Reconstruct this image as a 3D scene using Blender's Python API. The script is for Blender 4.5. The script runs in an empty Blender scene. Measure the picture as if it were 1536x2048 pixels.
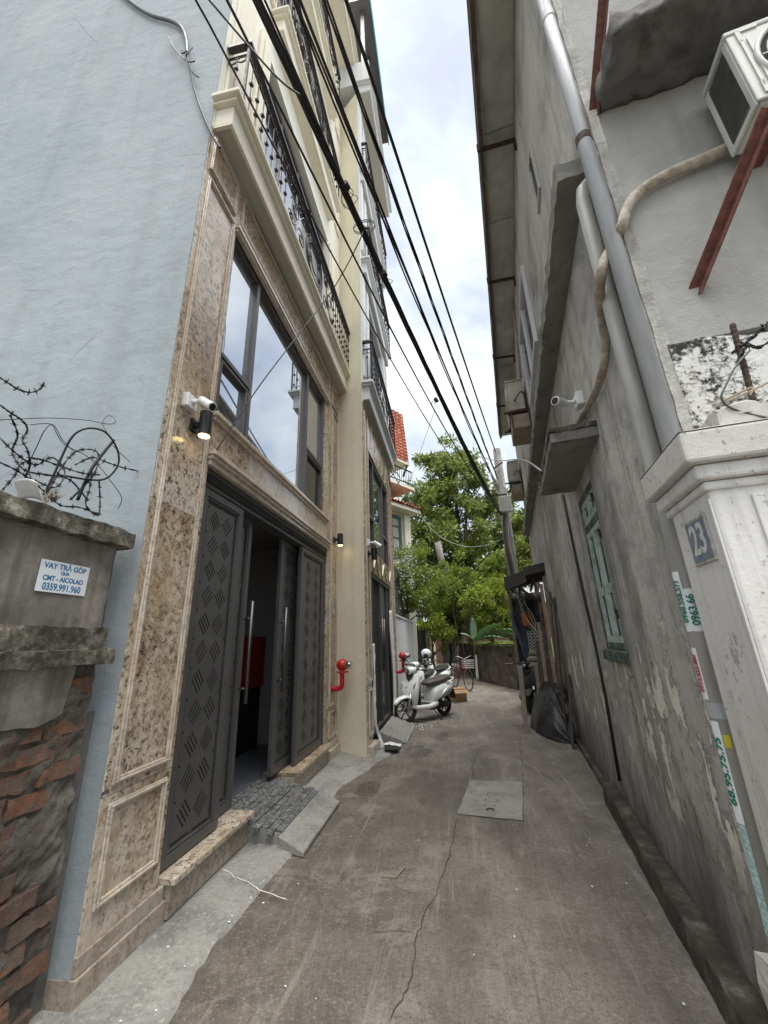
import bpy, bmesh, math, random
import numpy as np
from mathutils import Matrix, Vector, noise as mnoise
random.seed(11)
R = math.radians
sc = bpy.context.scene
COL = sc.collection

# ------------------------------------------------------------------ camera
# Calibrated from the photograph's vanishing points (photo pixels, 1536 x 2048).
FPX, CX, CY, EYE = 786.0, 768.0, 1024.0, 1.5
def _pv(x, y): return Vector((x - CX, -(y - CY), -FPX))
_up = _pv(690, -1364).normalized()
_fw = _pv(905, 1268); _fw = (_fw - _up * _fw.dot(_up)).normalized()
_rt = _fw.cross(_up)
CAMR = Matrix((_rt, _fw, _up))            # camera axes -> world axes
CAMP = Vector((0, 0, EYE))
cam = bpy.data.cameras.new('camera'); camo = bpy.data.objects.new('camera', cam); COL.objects.link(camo)
cam.sensor_fit = 'HORIZONTAL'; cam.sensor_width = 36; cam.lens = 36 * FPX / 1536
cam.clip_start = 0.02; cam.clip_end = 1500
camo.matrix_world = Matrix.Translation(CAMP) @ CAMR.to_4x4()
sc.camera = camo

# ------------------------------------------------------------------ sky, sun, exposure
SUN_EL, SUN_AZ = R(78), R(150)             # azimuth clockwise from +Y
w = bpy.data.worlds.new('World'); sc.world = w; w.use_nodes = True
wn, wl = w.node_tree.nodes, w.node_tree.links
wn.clear()
wo = wn.new('ShaderNodeOutputWorld')
sky = wn.new('ShaderNodeTexSky'); sky.sky_type = 'NISHITA'; sky.sun_disc = False
sky.sun_elevation = SUN_EL; sky.sun_rotation = SUN_AZ; sky.dust_density = 2.0; sky.ozone_density = 1.5
bg1 = wn.new('ShaderNodeBackground'); bg1.inputs[1].default_value = 0.055
bg2 = wn.new('ShaderNodeBackground'); bg2.inputs[0].default_value = (0.94, 0.985, 1.0, 1)
tcw = wn.new('ShaderNodeTexCoord')
nz = wn.new('ShaderNodeTexNoise'); nz.inputs['Scale'].default_value = 2.6; nz.inputs['Detail'].default_value = 8
nz.inputs['Roughness'].default_value = 0.58; nz.inputs['Distortion'].default_value = 0.25
rp = wn.new('ShaderNodeValToRGB')
rp.color_ramp.elements[0].position = 0.36; rp.color_ramp.elements[0].color = (0.45, 0.45, 0.45, 1)
rp.color_ramp.elements[1].position = 0.62; rp.color_ramp.elements[1].color = (0.97, 0.97, 0.97, 1)
rp2 = wn.new('ShaderNodeMapRange'); rp2.inputs[1].default_value = 0.3; rp2.inputs[2].default_value = 0.72
rp2.inputs[3].default_value = 0.215; rp2.inputs[4].default_value = 0.36
mxw = wn.new('ShaderNodeMixShader')
wl.new(tcw.outputs['Generated'], nz.inputs['Vector']); wl.new(nz.outputs['Fac'], rp.inputs[0])
wl.new(nz.outputs['Fac'], rp2.inputs[0]); wl.new(rp2.outputs[0], bg2.inputs[1])
wl.new(sky.outputs[0], bg1.inputs[0]); wl.new(rp.outputs[0], mxw.inputs[0])
wl.new(bg1.outputs[0], mxw.inputs[1]); wl.new(bg2.outputs[0], mxw.inputs[2]); wl.new(mxw.outputs[0], wo.inputs[0])
sl = bpy.data.lights.new('sun', 'SUN'); slo = bpy.data.objects.new('sun', sl); COL.objects.link(slo)
sl.energy = 1.5; sl.angle = R(55); sl.color = (1, 0.96, 0.9)
_sd = Vector((math.sin(SUN_AZ) * math.cos(SUN_EL), math.cos(SUN_AZ) * math.cos(SUN_EL), math.sin(SUN_EL)))
slo.rotation_euler = _sd.to_track_quat('Z', 'Y').to_euler(); slo.location = (0, 0, 30)
sc.view_settings.view_transform = 'Standard'; sc.view_settings.look = 'None'
sc.view_settings.exposure = 2.15; sc.view_settings.gamma = 1.0
sc.render.engine = 'CYCLES'
sc.cycles.max_bounces = 8; sc.cycles.transparent_max_bounces = 16

# ------------------------------------------------------------------ helpers: pixels, frames
def ray(x, y): return (CAMR @ _pv(x, y)).normalized()
def PL(x, y, p0, n):
    d = ray(x, y); return CAMP + d * ((Vector(p0) - CAMP).dot(n) / d.dot(n))
def PX(x, y, x0): return PL(x, y, (x0, 0, 0), Vector((1, 0, 0)))
def PY(x, y, y0): return PL(x, y, (0, y0, 0), Vector((0, 1, 0)))
def PZ(x, y, z0=0): return PL(x, y, (0, 0, z0), Vector((0, 0, 1)))
AZ = R(8)
DR = Vector((math.sin(AZ), math.cos(AZ), 0)); NR = Vector((-math.cos(AZ), math.sin(AZ), 0)); UZ = Vector((0, 0, 1))
def fr(a, b, c, o):
    m = Matrix.Identity(4)
    for i, v in enumerate((a, b, c, o)):
        for k in range(3): m[k][i] = v[k]
    return m
XV, YV = Vector((1, 0, 0)), Vector((0, 1, 0))
LX = -1.78; L2X = -1.25; TW = 0.73; SN = 1.68
FL = fr(YV, XV, UZ, (LX, 0, 0))                 # left house: (along, out, up)
FL2 = fr(YV, XV, UZ, (L2X, 0, 0))               # second house
FRT = fr(DR, NR, UZ, -NR * TW)                  # right wall: (along, out, up)
FNR = fr(-NR, -DR, UZ, DR * SN)                 # right house's near gable: (t, toward camera, up)
def ST(s, t, z=0): return DR * s - NR * t + UZ * z
def PS(x, y, s0): return PL(x, y, DR * s0, DR)
def PT(x, y, t0): return PL(x, y, -NR * t0, NR)

# ------------------------------------------------------------------ helpers: mesh building
class MB:
    def __init__(s, F=None): s.v = []; s.f = []; s.F = F
    def add(s, vs, fs):
        b = len(s.v)
        for p in vs:
            p = Vector(p); s.v.append(s.F @ p if s.F is not None else p)
        s.f += [tuple(i + b for i in f) for f in fs]
        return s
    def box(s, x0, x1, y0, y1, z0, z1):
        return s.add([(x, y, z) for x in (x0, x1) for y in (y0, y1) for z in (z0, z1)],
                     [(0, 1, 3, 2), (4, 6, 7, 5), (0, 4, 5, 1), (2, 3, 7, 6), (0, 2, 6, 4), (1, 5, 7, 3)])
    def extr(s, poly, vec):
        n = len(poly); vec = Vector(vec); P = [Vector(p) for p in poly]
        return s.add(P + [p + vec for p in P], [tuple(range(n))[::-1], tuple(range(n, 2 * n))] +
                     [(i, (i + 1) % n, n + (i + 1) % n, n + i) for i in range(n)])
    def bar(s, p0, p1, a, b, up=(0, 0, 1)):
        p0, p1, up = Vector(p0), Vector(p1), Vector(up); d = (p1 - p0).normalized()
        if abs(d.dot(up)) > .98: up = Vector((1, 0, 0))
        x = d.cross(up).normalized(); y = x.cross(d)
        q = [p0 + x * i * a / 2 + y * j * b / 2 for i, j in ((-1, -1), (1, -1), (1, 1), (-1, 1))]
        return s.extr(q, p1 - p0)
    def tube(s, pts, r, n=8, closed=False, cap=True):
        P = [Vector(p) for p in pts]; m = len(P)
        rr = r if hasattr(r, '__len__') else [r] * m
        T = []
        for i in range(m):
            a = P[(i - 1) % m] if (closed or i > 0) else P[i]
            b = P[(i + 1) % m] if (closed or i < m - 1) else P[i]
            t = (b - a); T.append(t.normalized() if t.length > 1e-9 else Vector((0, 0, 1)))
        u = T[0].orthogonal().normalized(); vs = []
        for i in range(m):
            u = (u - T[i] * u.dot(T[i]))
            u = u.normalized() if u.length > 1e-6 else T[i].orthogonal().normalized()
            w_ = T[i].cross(u)
            for k in range(n):
                a = 2 * math.pi * k / n
                vs.append(P[i] + (u * math.cos(a) + w_ * math.sin(a)) * rr[i])
        fs = []
        for i in range(m if closed else m - 1):
            j = (i + 1) % m
            for k in range(n):
                l = (k + 1) % n; fs.append((i * n + k, i * n + l, j * n + l, j * n + k))
        if cap and not closed: fs += [tuple(range(n))[::-1], tuple(range((m - 1) * n, m * n))]
        return s.add(vs, fs)
    def cyl(s, p0, p1, r0, r1=None, n=14): return s.tube([p0, p1], [r0, r0 if r1 is None else r1], n)
    def lathe(s, prof, o, axis, n=20):
        axis = Vector(axis).normalized(); o = Vector(o); u = axis.orthogonal().normalized(); w_ = axis.cross(u); vs = []
        for r, h in prof:
            for k in range(n):
                a = 2 * math.pi * k / n; vs.append(o + axis * h + (u * math.cos(a) + w_ * math.sin(a)) * r)
        m = len(prof)
        fs = [(i * n + k, i * n + (k + 1) % n, (i + 1) * n + (k + 1) % n, (i + 1) * n + k) for i in range(m - 1) for k in range(n)]
        fs += [tuple(range(n))[::-1], tuple(range((m - 1) * n, m * n))]
        return s.add(vs, fs)
    def ball(s, c, r, n=10, m=6, sx=1, sy=1, sz=1):
        c = Vector(c); vs = [c + Vector((0, 0, r * sz))]
        for i in range(1, m):
            a = math.pi * i / m
            for k in range(n):
                b = 2 * math.pi * k / n
                vs.append(c + Vector((sx * r * math.sin(a) * math.cos(b), sy * r * math.sin(a) * math.sin(b), sz * r * math.cos(a))))
        vs.append(c - Vector((0, 0, r * sz))); fs = []
        for k in range(n):
            l = (k + 1) % n; fs.append((0, 1 + k, 1 + l)); fs.append((len(vs) - 1, 1 + (m - 2) * n + l, 1 + (m - 2) * n + k))
        for i in range(m - 2):
            for k in range(n):
                l = (k + 1) % n; fs.append((1 + i * n + k, 1 + (i + 1) * n + k, 1 + (i + 1) * n + l, 1 + i * n + l))
        return s.add(vs, fs)
    def loft(s, rings, caps=True):
        n = len(rings[0]); vs = [p for r in rings for p in r]; m = len(rings)
        fs = [(i * n + k, i * n + (k + 1) % n, (i + 1) * n + (k + 1) % n, (i + 1) * n + k) for i in range(m - 1) for k in range(n)]
        if caps: fs += [tuple(range(n))[::-1], tuple(range((m - 1) * n, m * n))]
        return s.add(vs, fs)
    def grid(s, fn, nu, nv):
        vs = [fn(i / nu, j / nv) for i in range(nu + 1) for j in range(nv + 1)]
        return s.add(vs, [(i * (nv + 1) + j, (i + 1) * (nv + 1) + j, (i + 1) * (nv + 1) + j + 1, i * (nv + 1) + j + 1) for i in range(nu) for j in range(nv)])
    def build(s, name, m, parent=None, smooth=False, bevel=0, sub=0, recalc=True, origin=None):
        me = bpy.data.meshes.new(name)
        if parent is None:
            a = np.array([tuple(p) for p in s.v]); lo, hi = a.min(0), a.max(0)
            o = Vector(((lo[0] + hi[0]) / 2, (lo[1] + hi[1]) / 2, lo[2])) if origin is None else Vector(origin)
        else: o = Vector((0, 0, 0))
        me.from_pydata([p - o for p in s.v], [], s.f)
        if recalc:
            bm = bmesh.new(); bm.from_mesh(me); bmesh.ops.recalc_face_normals(bm, faces=bm.faces); bm.to_mesh(me); bm.free()
        if smooth: me.polygons.foreach_set('use_smooth', [True] * len(me.polygons))
        me.materials.append(MT[m] if isinstance(m, str) else m)
        ob = bpy.data.objects.new(name, me); COL.objects.link(ob)
        if parent is None: ob.location = o
        else: setpar(ob, parent)
        if bevel:
            b = ob.modifiers.new('bevel', 'BEVEL'); b.width = bevel; b.segments = 2; b.limit_method = 'ANGLE'; b.angle_limit = R(40)
        if sub:
            b = ob.modifiers.new('sub', 'SUBSURF'); b.levels = sub; b.render_levels = sub
        return ob
WORLDM = {}
def wm(o):
    if o.parent is None: return Matrix.Translation(o.location) @ o.rotation_euler.to_matrix().to_4x4()
    return wm(o.parent) @ o.matrix_parent_inverse @ Matrix.Translation(o.location) @ o.rotation_euler.to_matrix().to_4x4()
def setpar(ob, parent):
    ob.parent = parent; ob.matrix_parent_inverse = wm(parent).inverted()
def tag(o, label, cat, group=None, kind=None):
    if label: o['label'] = label
    if cat: o['category'] = cat
    if group: o['group'] = group
    if kind: o['kind'] = kind
    return o
def struct(o): o['kind'] = 'structure'; return o
def thing(name, label, cat, loc=(0, 0, 0), rotz=0, group=None):
    o = bpy.data.objects.new(name, None); COL.objects.link(o); o.location = loc; o.rotation_euler = (0, 0, rotz)
    o.empty_display_size = 0.1
    return tag(o, label, cat, group)
def inst(me_ob, name, mat4, parent=None):
    """share mesh data of me_ob, placed with a world matrix (or parent-local for parent at identity)"""
    ob = bpy.data.objects.new(name, me_ob.data); COL.objects.link(ob)
    for m_ in me_ob.modifiers:
        if m_.type == 'BEVEL':
            b = ob.modifiers.new('bevel', 'BEVEL'); b.width = m_.width; b.segments = m_.segments; b.limit_method = 'ANGLE'; b.angle_limit = m_.angle_limit
    if parent is not None: setpar(ob, parent)
    l, r_, s_ = mat4.decompose(); ob.location = l; ob.rotation_euler = r_.to_euler(); ob.scale = s_
    return ob
def copy_tree(o, loc, rotz, label=None):
    c = o.copy(); COL.objects.link(c); c.location = loc; c.rotation_euler = (0, 0, rotz)
    if label: c['label'] = label
    def rec(src, dst):
        for ch in [x for x in bpy.data.objects if x.parent == src]:
            d = ch.copy(); COL.objects.link(d); d.parent = dst; d.matrix_parent_inverse = ch.matrix_parent_inverse.copy()
            rec(ch, d)
    rec(o, c); return c
def text_mesh(name, body, size, M4, m, parent=None, ext=0.0006, align='CENTER', sx=1.0, bold=0.0):
    """flat lettering; local x = reading direction, y = up of the letters, z = out of the surface"""
    cu = bpy.data.curves.new(name, 'FONT'); cu.body = body; cu.size = size; cu.align_x = align; cu.align_y = 'CENTER'
    cu.extrude = ext; cu.offset = bold; cu.resolution_u = 3
    tmp = bpy.data.objects.new('tmp', cu); COL.objects.link(tmp)
    dg = bpy.context.evaluated_depsgraph_get(); dg.update()
    me = bpy.data.meshes.new_from_object(tmp.evaluated_get(dg)); bpy.data.objects.remove(tmp); bpy.data.curves.remove(cu)
    me.transform(M4 @ Matrix.Diagonal((sx, 1, 1, 1))); me.materials.clear(); me.materials.append(MT[m])
    ob = bpy.data.objects.new(name, me); COL.objects.link(ob)
    if parent is not None: setpar(ob, parent)
    return ob
def FX(right, up, o):
    right = Vector(right).normalized(); up = Vector(up).normalized(); return fr(right, up, right.cross(up), o)
def sweep_frame(mb, u0, u1, z0, z1, w, d0, d1):
    """picture-frame moulding of bar width w, proud from d0 to d1, in a facade frame (along,out,up)"""
    mb.box(u0, u1, d0, d1, z1 - w, z1); mb.box(u0, u1, d0, d1, z0, z0 + w)
    mb.box(u0, u0 + w, d0, d1, z0 + w, z1 - w); mb.box(u1 - w, u1, d0, d1, z0 + w, z1 - w)

# ------------------------------------------------------------------ materials
MT = {}
class N:
    def __init__(s, name):
        s.m = bpy.data.materials.new(name); s.m.use_nodes = True; MT[name] = s.m
        s.t = s.m.node_tree; s.n = s.t.nodes; s.l = s.t.links; s.b = s.n['Principled BSDF']; s.out = s.n['Material Output']
        s._pos = None
    def new(s, k, **kw):
        x = s.n.new(k)
        for a, b in kw.items(): setattr(x, a, b)
        return x
    def inp(s, node, key, val):
        if hasattr(val, 'is_output') or isinstance(val, bpy.types.NodeSocket): s.l.new(val, node.inputs[key])
        else: node.inputs[key].default_value = val
    def pos(s):
        if s._pos is None: s._pos = s.new('ShaderNodeNewGeometry').outputs['Position']
        return s._pos
    def obj(s): return s.new('ShaderNodeTexCoord').outputs['Object']
    def mapv(s, v, scale=(1, 1, 1), rot=(0, 0, 0), loc=(0, 0, 0)):
        x = s.new('ShaderNodeMapping'); s.l.new(v, x.inputs[0]); x.inputs['Scale'].default_value = scale
        x.inputs['Rotation'].default_value = rot; x.inputs['Location'].default_value = loc; return x.outputs[0]
    def noise(s, scale, detail=5, rough=.55, vec=None, dist=0):
        x = s.new('ShaderNodeTexNoise'); s.l.new(vec if vec is not None else s.pos(), x.inputs['Vector'])
        x.inputs['Scale'].default_value = scale; x.inputs['Detail'].default_value = detail
        x.inputs['Roughness'].default_value = rough; x.inputs['Distortion'].default_value = dist; return x.outputs['Fac']
    def vor(s, scale, vec=None, feat='F1', out='Distance'):
        x = s.new('ShaderNodeTexVoronoi', feature=feat); s.l.new(vec if vec is not None else s.pos(), x.inputs['Vector'])
        x.inputs['Scale'].default_value = scale; return x.outputs[out]
    def ramp(s, fac, stops, interp='LINEAR'):
        x = s.new('ShaderNodeValToRGB'); s.l.new(fac, x.inputs[0]); e = x.color_ramp.elements; x.color_ramp.interpolation = interp
        while len(e) < len(stops): e.new(.5)
        for i, (p, c) in enumerate(stops):
            e[i].position = p; c = (c, c, c) if not hasattr(c, '__len__') else c; e[i].color = (*c[:3], 1)
        return x.outputs[0]
    def mix(s, fac, a, b, mode='MIX'):
        x = s.new('ShaderNodeMix', data_type='RGBA', blend_type=mode)
        s.inp(x, 0, fac)
        for k, v in ((6, a), (7, b)):
            if isinstance(v, bpy.types.NodeSocket): s.l.new(v, x.inputs[k])
            else: x.inputs[k].default_value = (*v[:3], 1)
        return x.outputs[2]
    def math(s, op, a, b=0.0, clamp=False):
        x = s.new('ShaderNodeMath', operation=op, use_clamp=clamp); s.inp(x, 0, a); s.inp(x, 1, b); return x.outputs[0]
    def mr(s, v, a, b, c=0.0, d=1.0):
        x = s.new('ShaderNodeMapRange'); s.l.new(v, x.inputs[0])
        for i, q in enumerate((a, b, c, d)): x.inputs[1 + i].default_value = q
        return x.outputs[0]
    def z(s):
        x = s.new('ShaderNodeSeparateXYZ'); s.l.new(s.pos(), x.inputs[0]); return x.outputs
    def bump(s, h, strength=.4, dist=.01, nrm=None):
        x = s.new('ShaderNodeBump'); s.l.new(h, x.inputs['Height']); x.inputs['Strength'].default_value = strength
        x.inputs['Distance'].default_value = dist
        if nrm is not None: s.l.new(nrm, x.inputs['Normal'])
        return x.outputs[0]
    def fin(s, col=None, rough=.7, nrm=None, metal=0, spec=.5, **kw):
        if col is not None: s.inp(s.b, 'Base Color', col if isinstance(col, bpy.types.NodeSocket) else (*col[:3], 1))
        s.inp(s.b, 'Roughness', rough); s.inp(s.b, 'Metallic', metal); s.b.inputs['Specular IOR Level'].default_value = spec
        if nrm is not None: s.l.new(nrm, s.b.inputs['Normal'])
        for k, v in kw.items(): s.inp(s.b, k, v)
        return s.m
def sc3(c, k): return tuple(min(1, x * k) for x in c)

def plain(name, c, rough=.5, metal=0, var=.12, vs=8, bump=.05, bs=60, spec=.5):
    n = N(name); a = n.noise(vs, 5); b = n.noise(bs, 3)
    col = n.mix(n.mr(a, .3, .7), sc3(c, 1 - var), sc3(c, 1 + var))
    r = n.mr(a, .3, .7, max(.02, rough - .08), min(1, rough + .08))
    return n.fin(col, r, n.bump(b, bump, .004), metal, spec)
def stucco(name, c, var=.12, bump=.35, dirt=None, streak=0, rough=.9, trowel=False, dscale=1.6, dlo=.52, dhi=.7):
    n = N(name); a = n.noise(1.3, 6, .6); b = n.noise(11, 6, .65); f = n.noise(90, 4, .7)
    col = n.mix(n.mr(a, .3, .7), sc3(c, 1 - var), sc3(c, 1 + var))
    col = n.mix(n.mr(b, .35, .75, 0, .35), col, sc3(c, .72))
    if streak:
        st = n.noise(1, 5, .6, n.mapv(n.pos(), (9, 9, .55)))
        col = n.mix(n.mr(st, .5, .78, 0, streak), col, sc3(c, .35))
    if dirt:
        d = n.noise(dscale, 8, .68, dist=.4); col = n.mix(n.mr(d, dlo, dhi), col, dirt)
    h = n.math('ADD', n.math('MULTIPLY', f, .35), b)
    if trowel:
        t = n.noise(3.2, 4, .6, n.mapv(n.pos(), (1, 1, 2.2), (0, R(25), 0)), 1.2); h = n.math('ADD', h, n.math('MULTIPLY', t, 1.6))
    return n.fin(col, rough, n.bump(h, bump, .012))

# left neighbour's pale blue-grey render
n = N('blue_plaster'); a = n.noise(.8, 6, .6); b = n.noise(14, 7, .7)
tv = n.mapv(n.pos(), (1, 1, 1.5), (0, R(28), 0)); t1 = n.noise(1.7, 4, .55, tv, .3); t2 = n.noise(5.0, 4, .55, tv, .3)
col = n.mix(n.mr(a, .32, .68), (.275, .315, .335), (.335, .375, .395))
col = n.mix(n.mr(t1, .55, .8, 0, .35), col, (.30, .345, .38)); col = n.mix(n.mr(b, .62, .75, 0, .5), col, (.27, .30, .33))
pit = n.vor(7); pitm = n.mr(pit, .0, .045, 1, 0); col = n.mix(n.math('MULTIPLY', pitm, n.mr(a, .5, .6)), col, (.1, .1, .11))
col = n.mix(n.mr(t2, .55, .74, 0, .3), col, (.20, .23, .25)); fs_ = n.noise(55, 5, .75); col = n.mix(n.mr(fs_, .58, .72, 0, .3), col, (.2, .23, .25)); rs_ = n.noise(1, 6, .62, n.mapv(n.pos(), (3.2, 3.2, .22)), .5); col = n.mix(n.mr(rs_, .52, .72, 0, .35), col, (.20, .225, .235)); col = n.mix(n.mr(rs_, .26, .42, .3, 0), col, (.42, .455, .47)); pr_ = n.noise(.55, 7, .6, None, .8); col = n.mix(n.mr(pr_, .57, .60, 0, .25), col, (.39, .42, .435)); ck_ = n.math('MULTIPLY', n.mr(n.vor(.75, n.mapv(n.pos(), (1, 1, 1.2)), 'DISTANCE_TO_EDGE'), 0, .004, 1, 0), n.mr(n.noise(1.3, 3), .55, .62)); col = n.mix(n.math('MULTIPLY', ck_, .7), col, (.07, .075, .08))
h = n.math('ADD', n.math('MULTIPLY', t1, 1.6), n.math('ADD', n.math('MULTIPLY', t2, .9), n.math('ADD', n.math('MULTIPLY', b, .35), n.math('MULTIPLY', fs_, .14))))
gt_ = n.noise(95, 4, .8); col = n.mix(n.mr(gt_, .58, .72, 0, .4), col, (.17, .195, .21)); col = n.mix(n.mr(gt_, .28, .40, .3, 0), col, (.45, .485, .50))
n.fin(col, .88, n.bump(n.math('ADD', h, n.math('MULTIPLY', gt_, .25)), .42, .024))

# brown and gold granite
def granite(name, dark=1.0, gold=1.0, pale=0.0, pc=(.62, .56, .50)):
    n = N(name); oi = n.new('ShaderNodeObjectInfo').outputs['Random']
    off = n.new('ShaderNodeCombineXYZ')
    for k in range(3): n.l.new(n.math('MULTIPLY', oi, 7.3 + 3 * k), off.inputs[k])
    va = n.new('ShaderNodeVectorMath', operation='ADD'); n.l.new(n.pos(), va.inputs[0]); n.l.new(off.outputs[0], va.inputs[1]); v = va.outputs[0]
    big = n.noise(2.3, 7, .62, v, 1.2); mid = n.noise(9, 6, .65, n.mapv(v, (1, 1, .55)), .8)
    fine = n.noise(48, 4, .6, v); sp = n.noise(26, 6, .75, v, .6)
    mot = n.noise(10.5, 9, .76, v, 1.1); blk = n.noise(1.6, 4, .5, v)
    c = n.ramp(mot, [(.30, (.075, .055, .043)), (.41, (.24, .175, .12)), (.49, (.46, .375, .27)), (.58, (.58, .51, .41)), (.72, (.68, .63, .55))])
    c = n.mix(n.mr(big, .42, .62, 0, .5), c, (.45, .325, .19))
    c = n.mix(n.mr(big, .30, .42, .5, 0), c, (.26, .235, .21)); zn = n.noise(.85, 3, .5, v)
    c = n.mix(n.mr(zn, .50, .64, 0, .6), c, (.62, .56, .49)); c = n.mix(n.mr(zn, .34, .46, .5, 0), c, (.21, .145, .09))
    c = n.mix(n.mr(mid, .50, .68, 0, .7 * gold), c, (.31, .20, .105))
    c = n.mix(n.mr(mid, .26, .42, .45, 0), c, (.60, .54, .45))
    c = n.mix(n.math('MULTIPLY', n.mr(sp, .52, .59, 0, .92), n.mr(blk, .36, .58, .25, 1)), c, (.055 * dark, .042 * dark, .034 * dark))
    c = n.mix(n.mr(fine, .60, .68, 0, .85), c, (.075, .055, .045))
    c = n.mix(n.mr(fine, .30, .40, .55, 0), c, (.66, .60, .52))
    if pale: c = n.mix(pale, c, pc)
    n.fin(c, n.mr(fine, .3, .7, .09, .2), n.bump(fine, .04, .002), 0, .6)
granite('granite'); granite('granite_pale', 1.3, .5, .35); granite('granite_trim', 1.2, .6, .42); granite('granite_dull', 1.0, .3, .55, (.25, .22, .19))

plain('steel_dark', (.088, .087, .087), .40, .2, .1, 5, .05, 150)
plain('slot_black', (.006, .006, .006), .8, 0)
plain('frame_grey', (.115, .11, .11), .4, .5)
plain('brushed', (.13, .125, .12), .4, .85)
n = N('mirror_glass'); dg_ = n.noise(3, 4); n.fin((.60, .63, .66), n.mr(dg_, .3, .7, .012, .03), n.bump(n.noise(.9, 2), .02, .02), .92)
n = N('dark_glass'); n.fin((.012, .014, .016), .03, None, 0, .7)
n = N('pale_glass'); n.fin((.33, .35, .40), .05, None, .75, .6)
stucco('cream', (.80, .755, .61), .06, .25, streak=.16)
stucco('cream_trim', (.74, .70, .575), .05, .12)
stucco('cream_pale', (.76, .745, .66), .05, .12)
stucco('white_trim', (.66, .68, .69), .05, .12, streak=.1)
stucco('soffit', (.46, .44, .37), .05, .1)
stucco('villa_yellow', (.66, .58, .40), .08, .2, streak=.2)
plain('iron', (.022, .021, .021), .5, .6, .3, 20)
plain('handrail', (.03, .022, .02), .38, 0, .3, 12)

# right house: weathered cement render
n = N('cement_wall'); zz = n.z()[2]; a = n.noise(.9, 6, .6); b = n.noise(6, 7, .68); f = n.noise(70, 4, .7)
st = n.noise(1, 6, .62, n.mapv(n.pos(), (5, 5, .5)), .4)
c = n.mix(n.mr(a, .36, .64), (.38, .37, .345), (.68, .665, .62)); bl_ = n.noise(2.4, 8, .7, None, .4)
c = n.mix(n.mr(bl_, .50, .68, 0, .65), c, (.20, .19, .175)); c = n.mix(n.mr(b, .48, .7, 0, .6), c, (.20, .19, .175)); c = n.mix(n.mr(st, .50, .70, 0, .75), c, (.15, .135, .115)); c = n.mix(n.mr(st, .26, .40, .5, 0), c, (.55, .53, .48))
low = n.mr(n.math('ADD', zz, n.math('MULTIPLY', n.math('SUBTRACT', b, .5), 1.6)), .2, 1.9, 1, 0)
c = n.mix(n.math('MULTIPLY', low, .55), c, (.27, .255, .235))
pe = n.noise(4.2, 12, .72, n.mapv(n.pos(), (1, 1, .55)), .3)
band = n.math('MULTIPLY', n.mr(zz, .45, .75, 0, 1), n.mr(zz, 1.2, 1.65, 1, 0))
pm = n.math('MULTIPLY', n.mr(pe, .548, .558), band); c = n.mix(pm, c, (.74, .69, .60))
ed = n.math('MULTIPLY', n.mr(pe, .525, .545, 0, 1), n.math('SUBTRACT', 1.0, n.mr(pe, .545, .565)))
c = n.mix(n.math('MULTIPLY', n.math('MULTIPLY', ed, band), .6), c, (.12, .105, .09))
crk = n.vor(.9, n.mapv(n.pos(), (1, 1, .8)), 'DISTANCE_TO_EDGE'); cm = n.math('MULTIPLY', n.mr(crk, 0, .006, 1, 0), n.mr(a, .5, .6))
c = n.mix(n.math('MULTIPLY', cm, .8), c, (.06, .055, .05))
gt_ = n.noise(85, 5, .8); c = n.mix(n.mr(gt_, .56, .70, 0, .5), c, (.12, .112, .10)); c = n.mix(n.mr(gt_, .28, .42, .35, 0), c, (.62, .60, .56))
mz = n.mr(n.math('ADD', zz, n.math('MULTIPLY', n.math('SUBTRACT', n.noise(3.4, 9, .75, n.mapv(n.pos(), (1, 1, .5)), .3), .5), 2.2)), .05, .75, 1, 0); c = n.mix(n.math('MULTIPLY', mz, .85), c, (.06, .055, .046))
dk = n.noise(1, 8, .68, n.mapv(n.pos(), (2.3, 2.3, .45), loc=(4, 2, 0)), .5); c = n.mix(n.mr(dk, .57, .66, 0, .6), c, (.13, .12, .105))
h = n.math('ADD', n.math('MULTIPLY', b, 1.4), n.math('ADD', n.math('MULTIPLY', n.math('ADD', f, gt_), .3), n.math('MULTIPLY', pm, -1.2)))
n.fin(c, .93, n.bump(h, .9, .02))
stucco('cement_upper', (.54, .525, .48), .16, .7, (.19, .18, .165), .7, dscale=.9, dlo=.50, dhi=.66)
stucco('gable_grey', (.36, .36, .34), .12, .8, (.27, .265, .25), .3, dscale=2.2, dlo=.48, dhi=.75)
# gable foot: old white limewash with black mould
n = N('limewash'); b = n.noise(5, 8, .72); f = n.noise(38, 6, .75)
gz = n.noise(2.6, 4)
c = n.mix(n.mr(b, .35, .65), (.62, .61, .56), (.72, .72, .70))
c = n.mix(n.mr(n.math('ADD', n.math('MULTIPLY', f, .45), n.math('MULTIPLY', gz, .6)), .50, .56), c, (.025, .025, .022))
n.fin(c, .95, n.bump(n.math('ADD', b, f), .6, .015))
stucco('rough_concrete', (.15, .147, .138), .25, .9, (.06, .058, .053), .3, dscale=5)
stucco('slab_concrete', (.24, .235, .215), .2, .7, (.09, .085, .075), .35, dscale=3)
plain('zinc_sheet', (.46, .46, .44), .55, .3, .3, 3, .2, 30)
plain('old_timber', (.10, .075, .055), .8, 0, .5, 12, .4, 40)
n = N('rust'); a = n.noise(30, 6, .7); c = n.ramp(a, [(.3, (.045, .018, .012)), (.5, (.125, .04, .026)), (.72, (.20, .075, .045))]); n.fin(c, .75, n.bump(a, .4, .004))
n = N('rust_dark'); a = n.noise(40, 6, .7); c = n.ramp(a, [(.3, (.018, .014, .012)), (.5, (.05, .03, .022)), (.75, (.11, .06, .035))]); n.fin(c, .85, n.bump(a, .6, .003))
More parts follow.
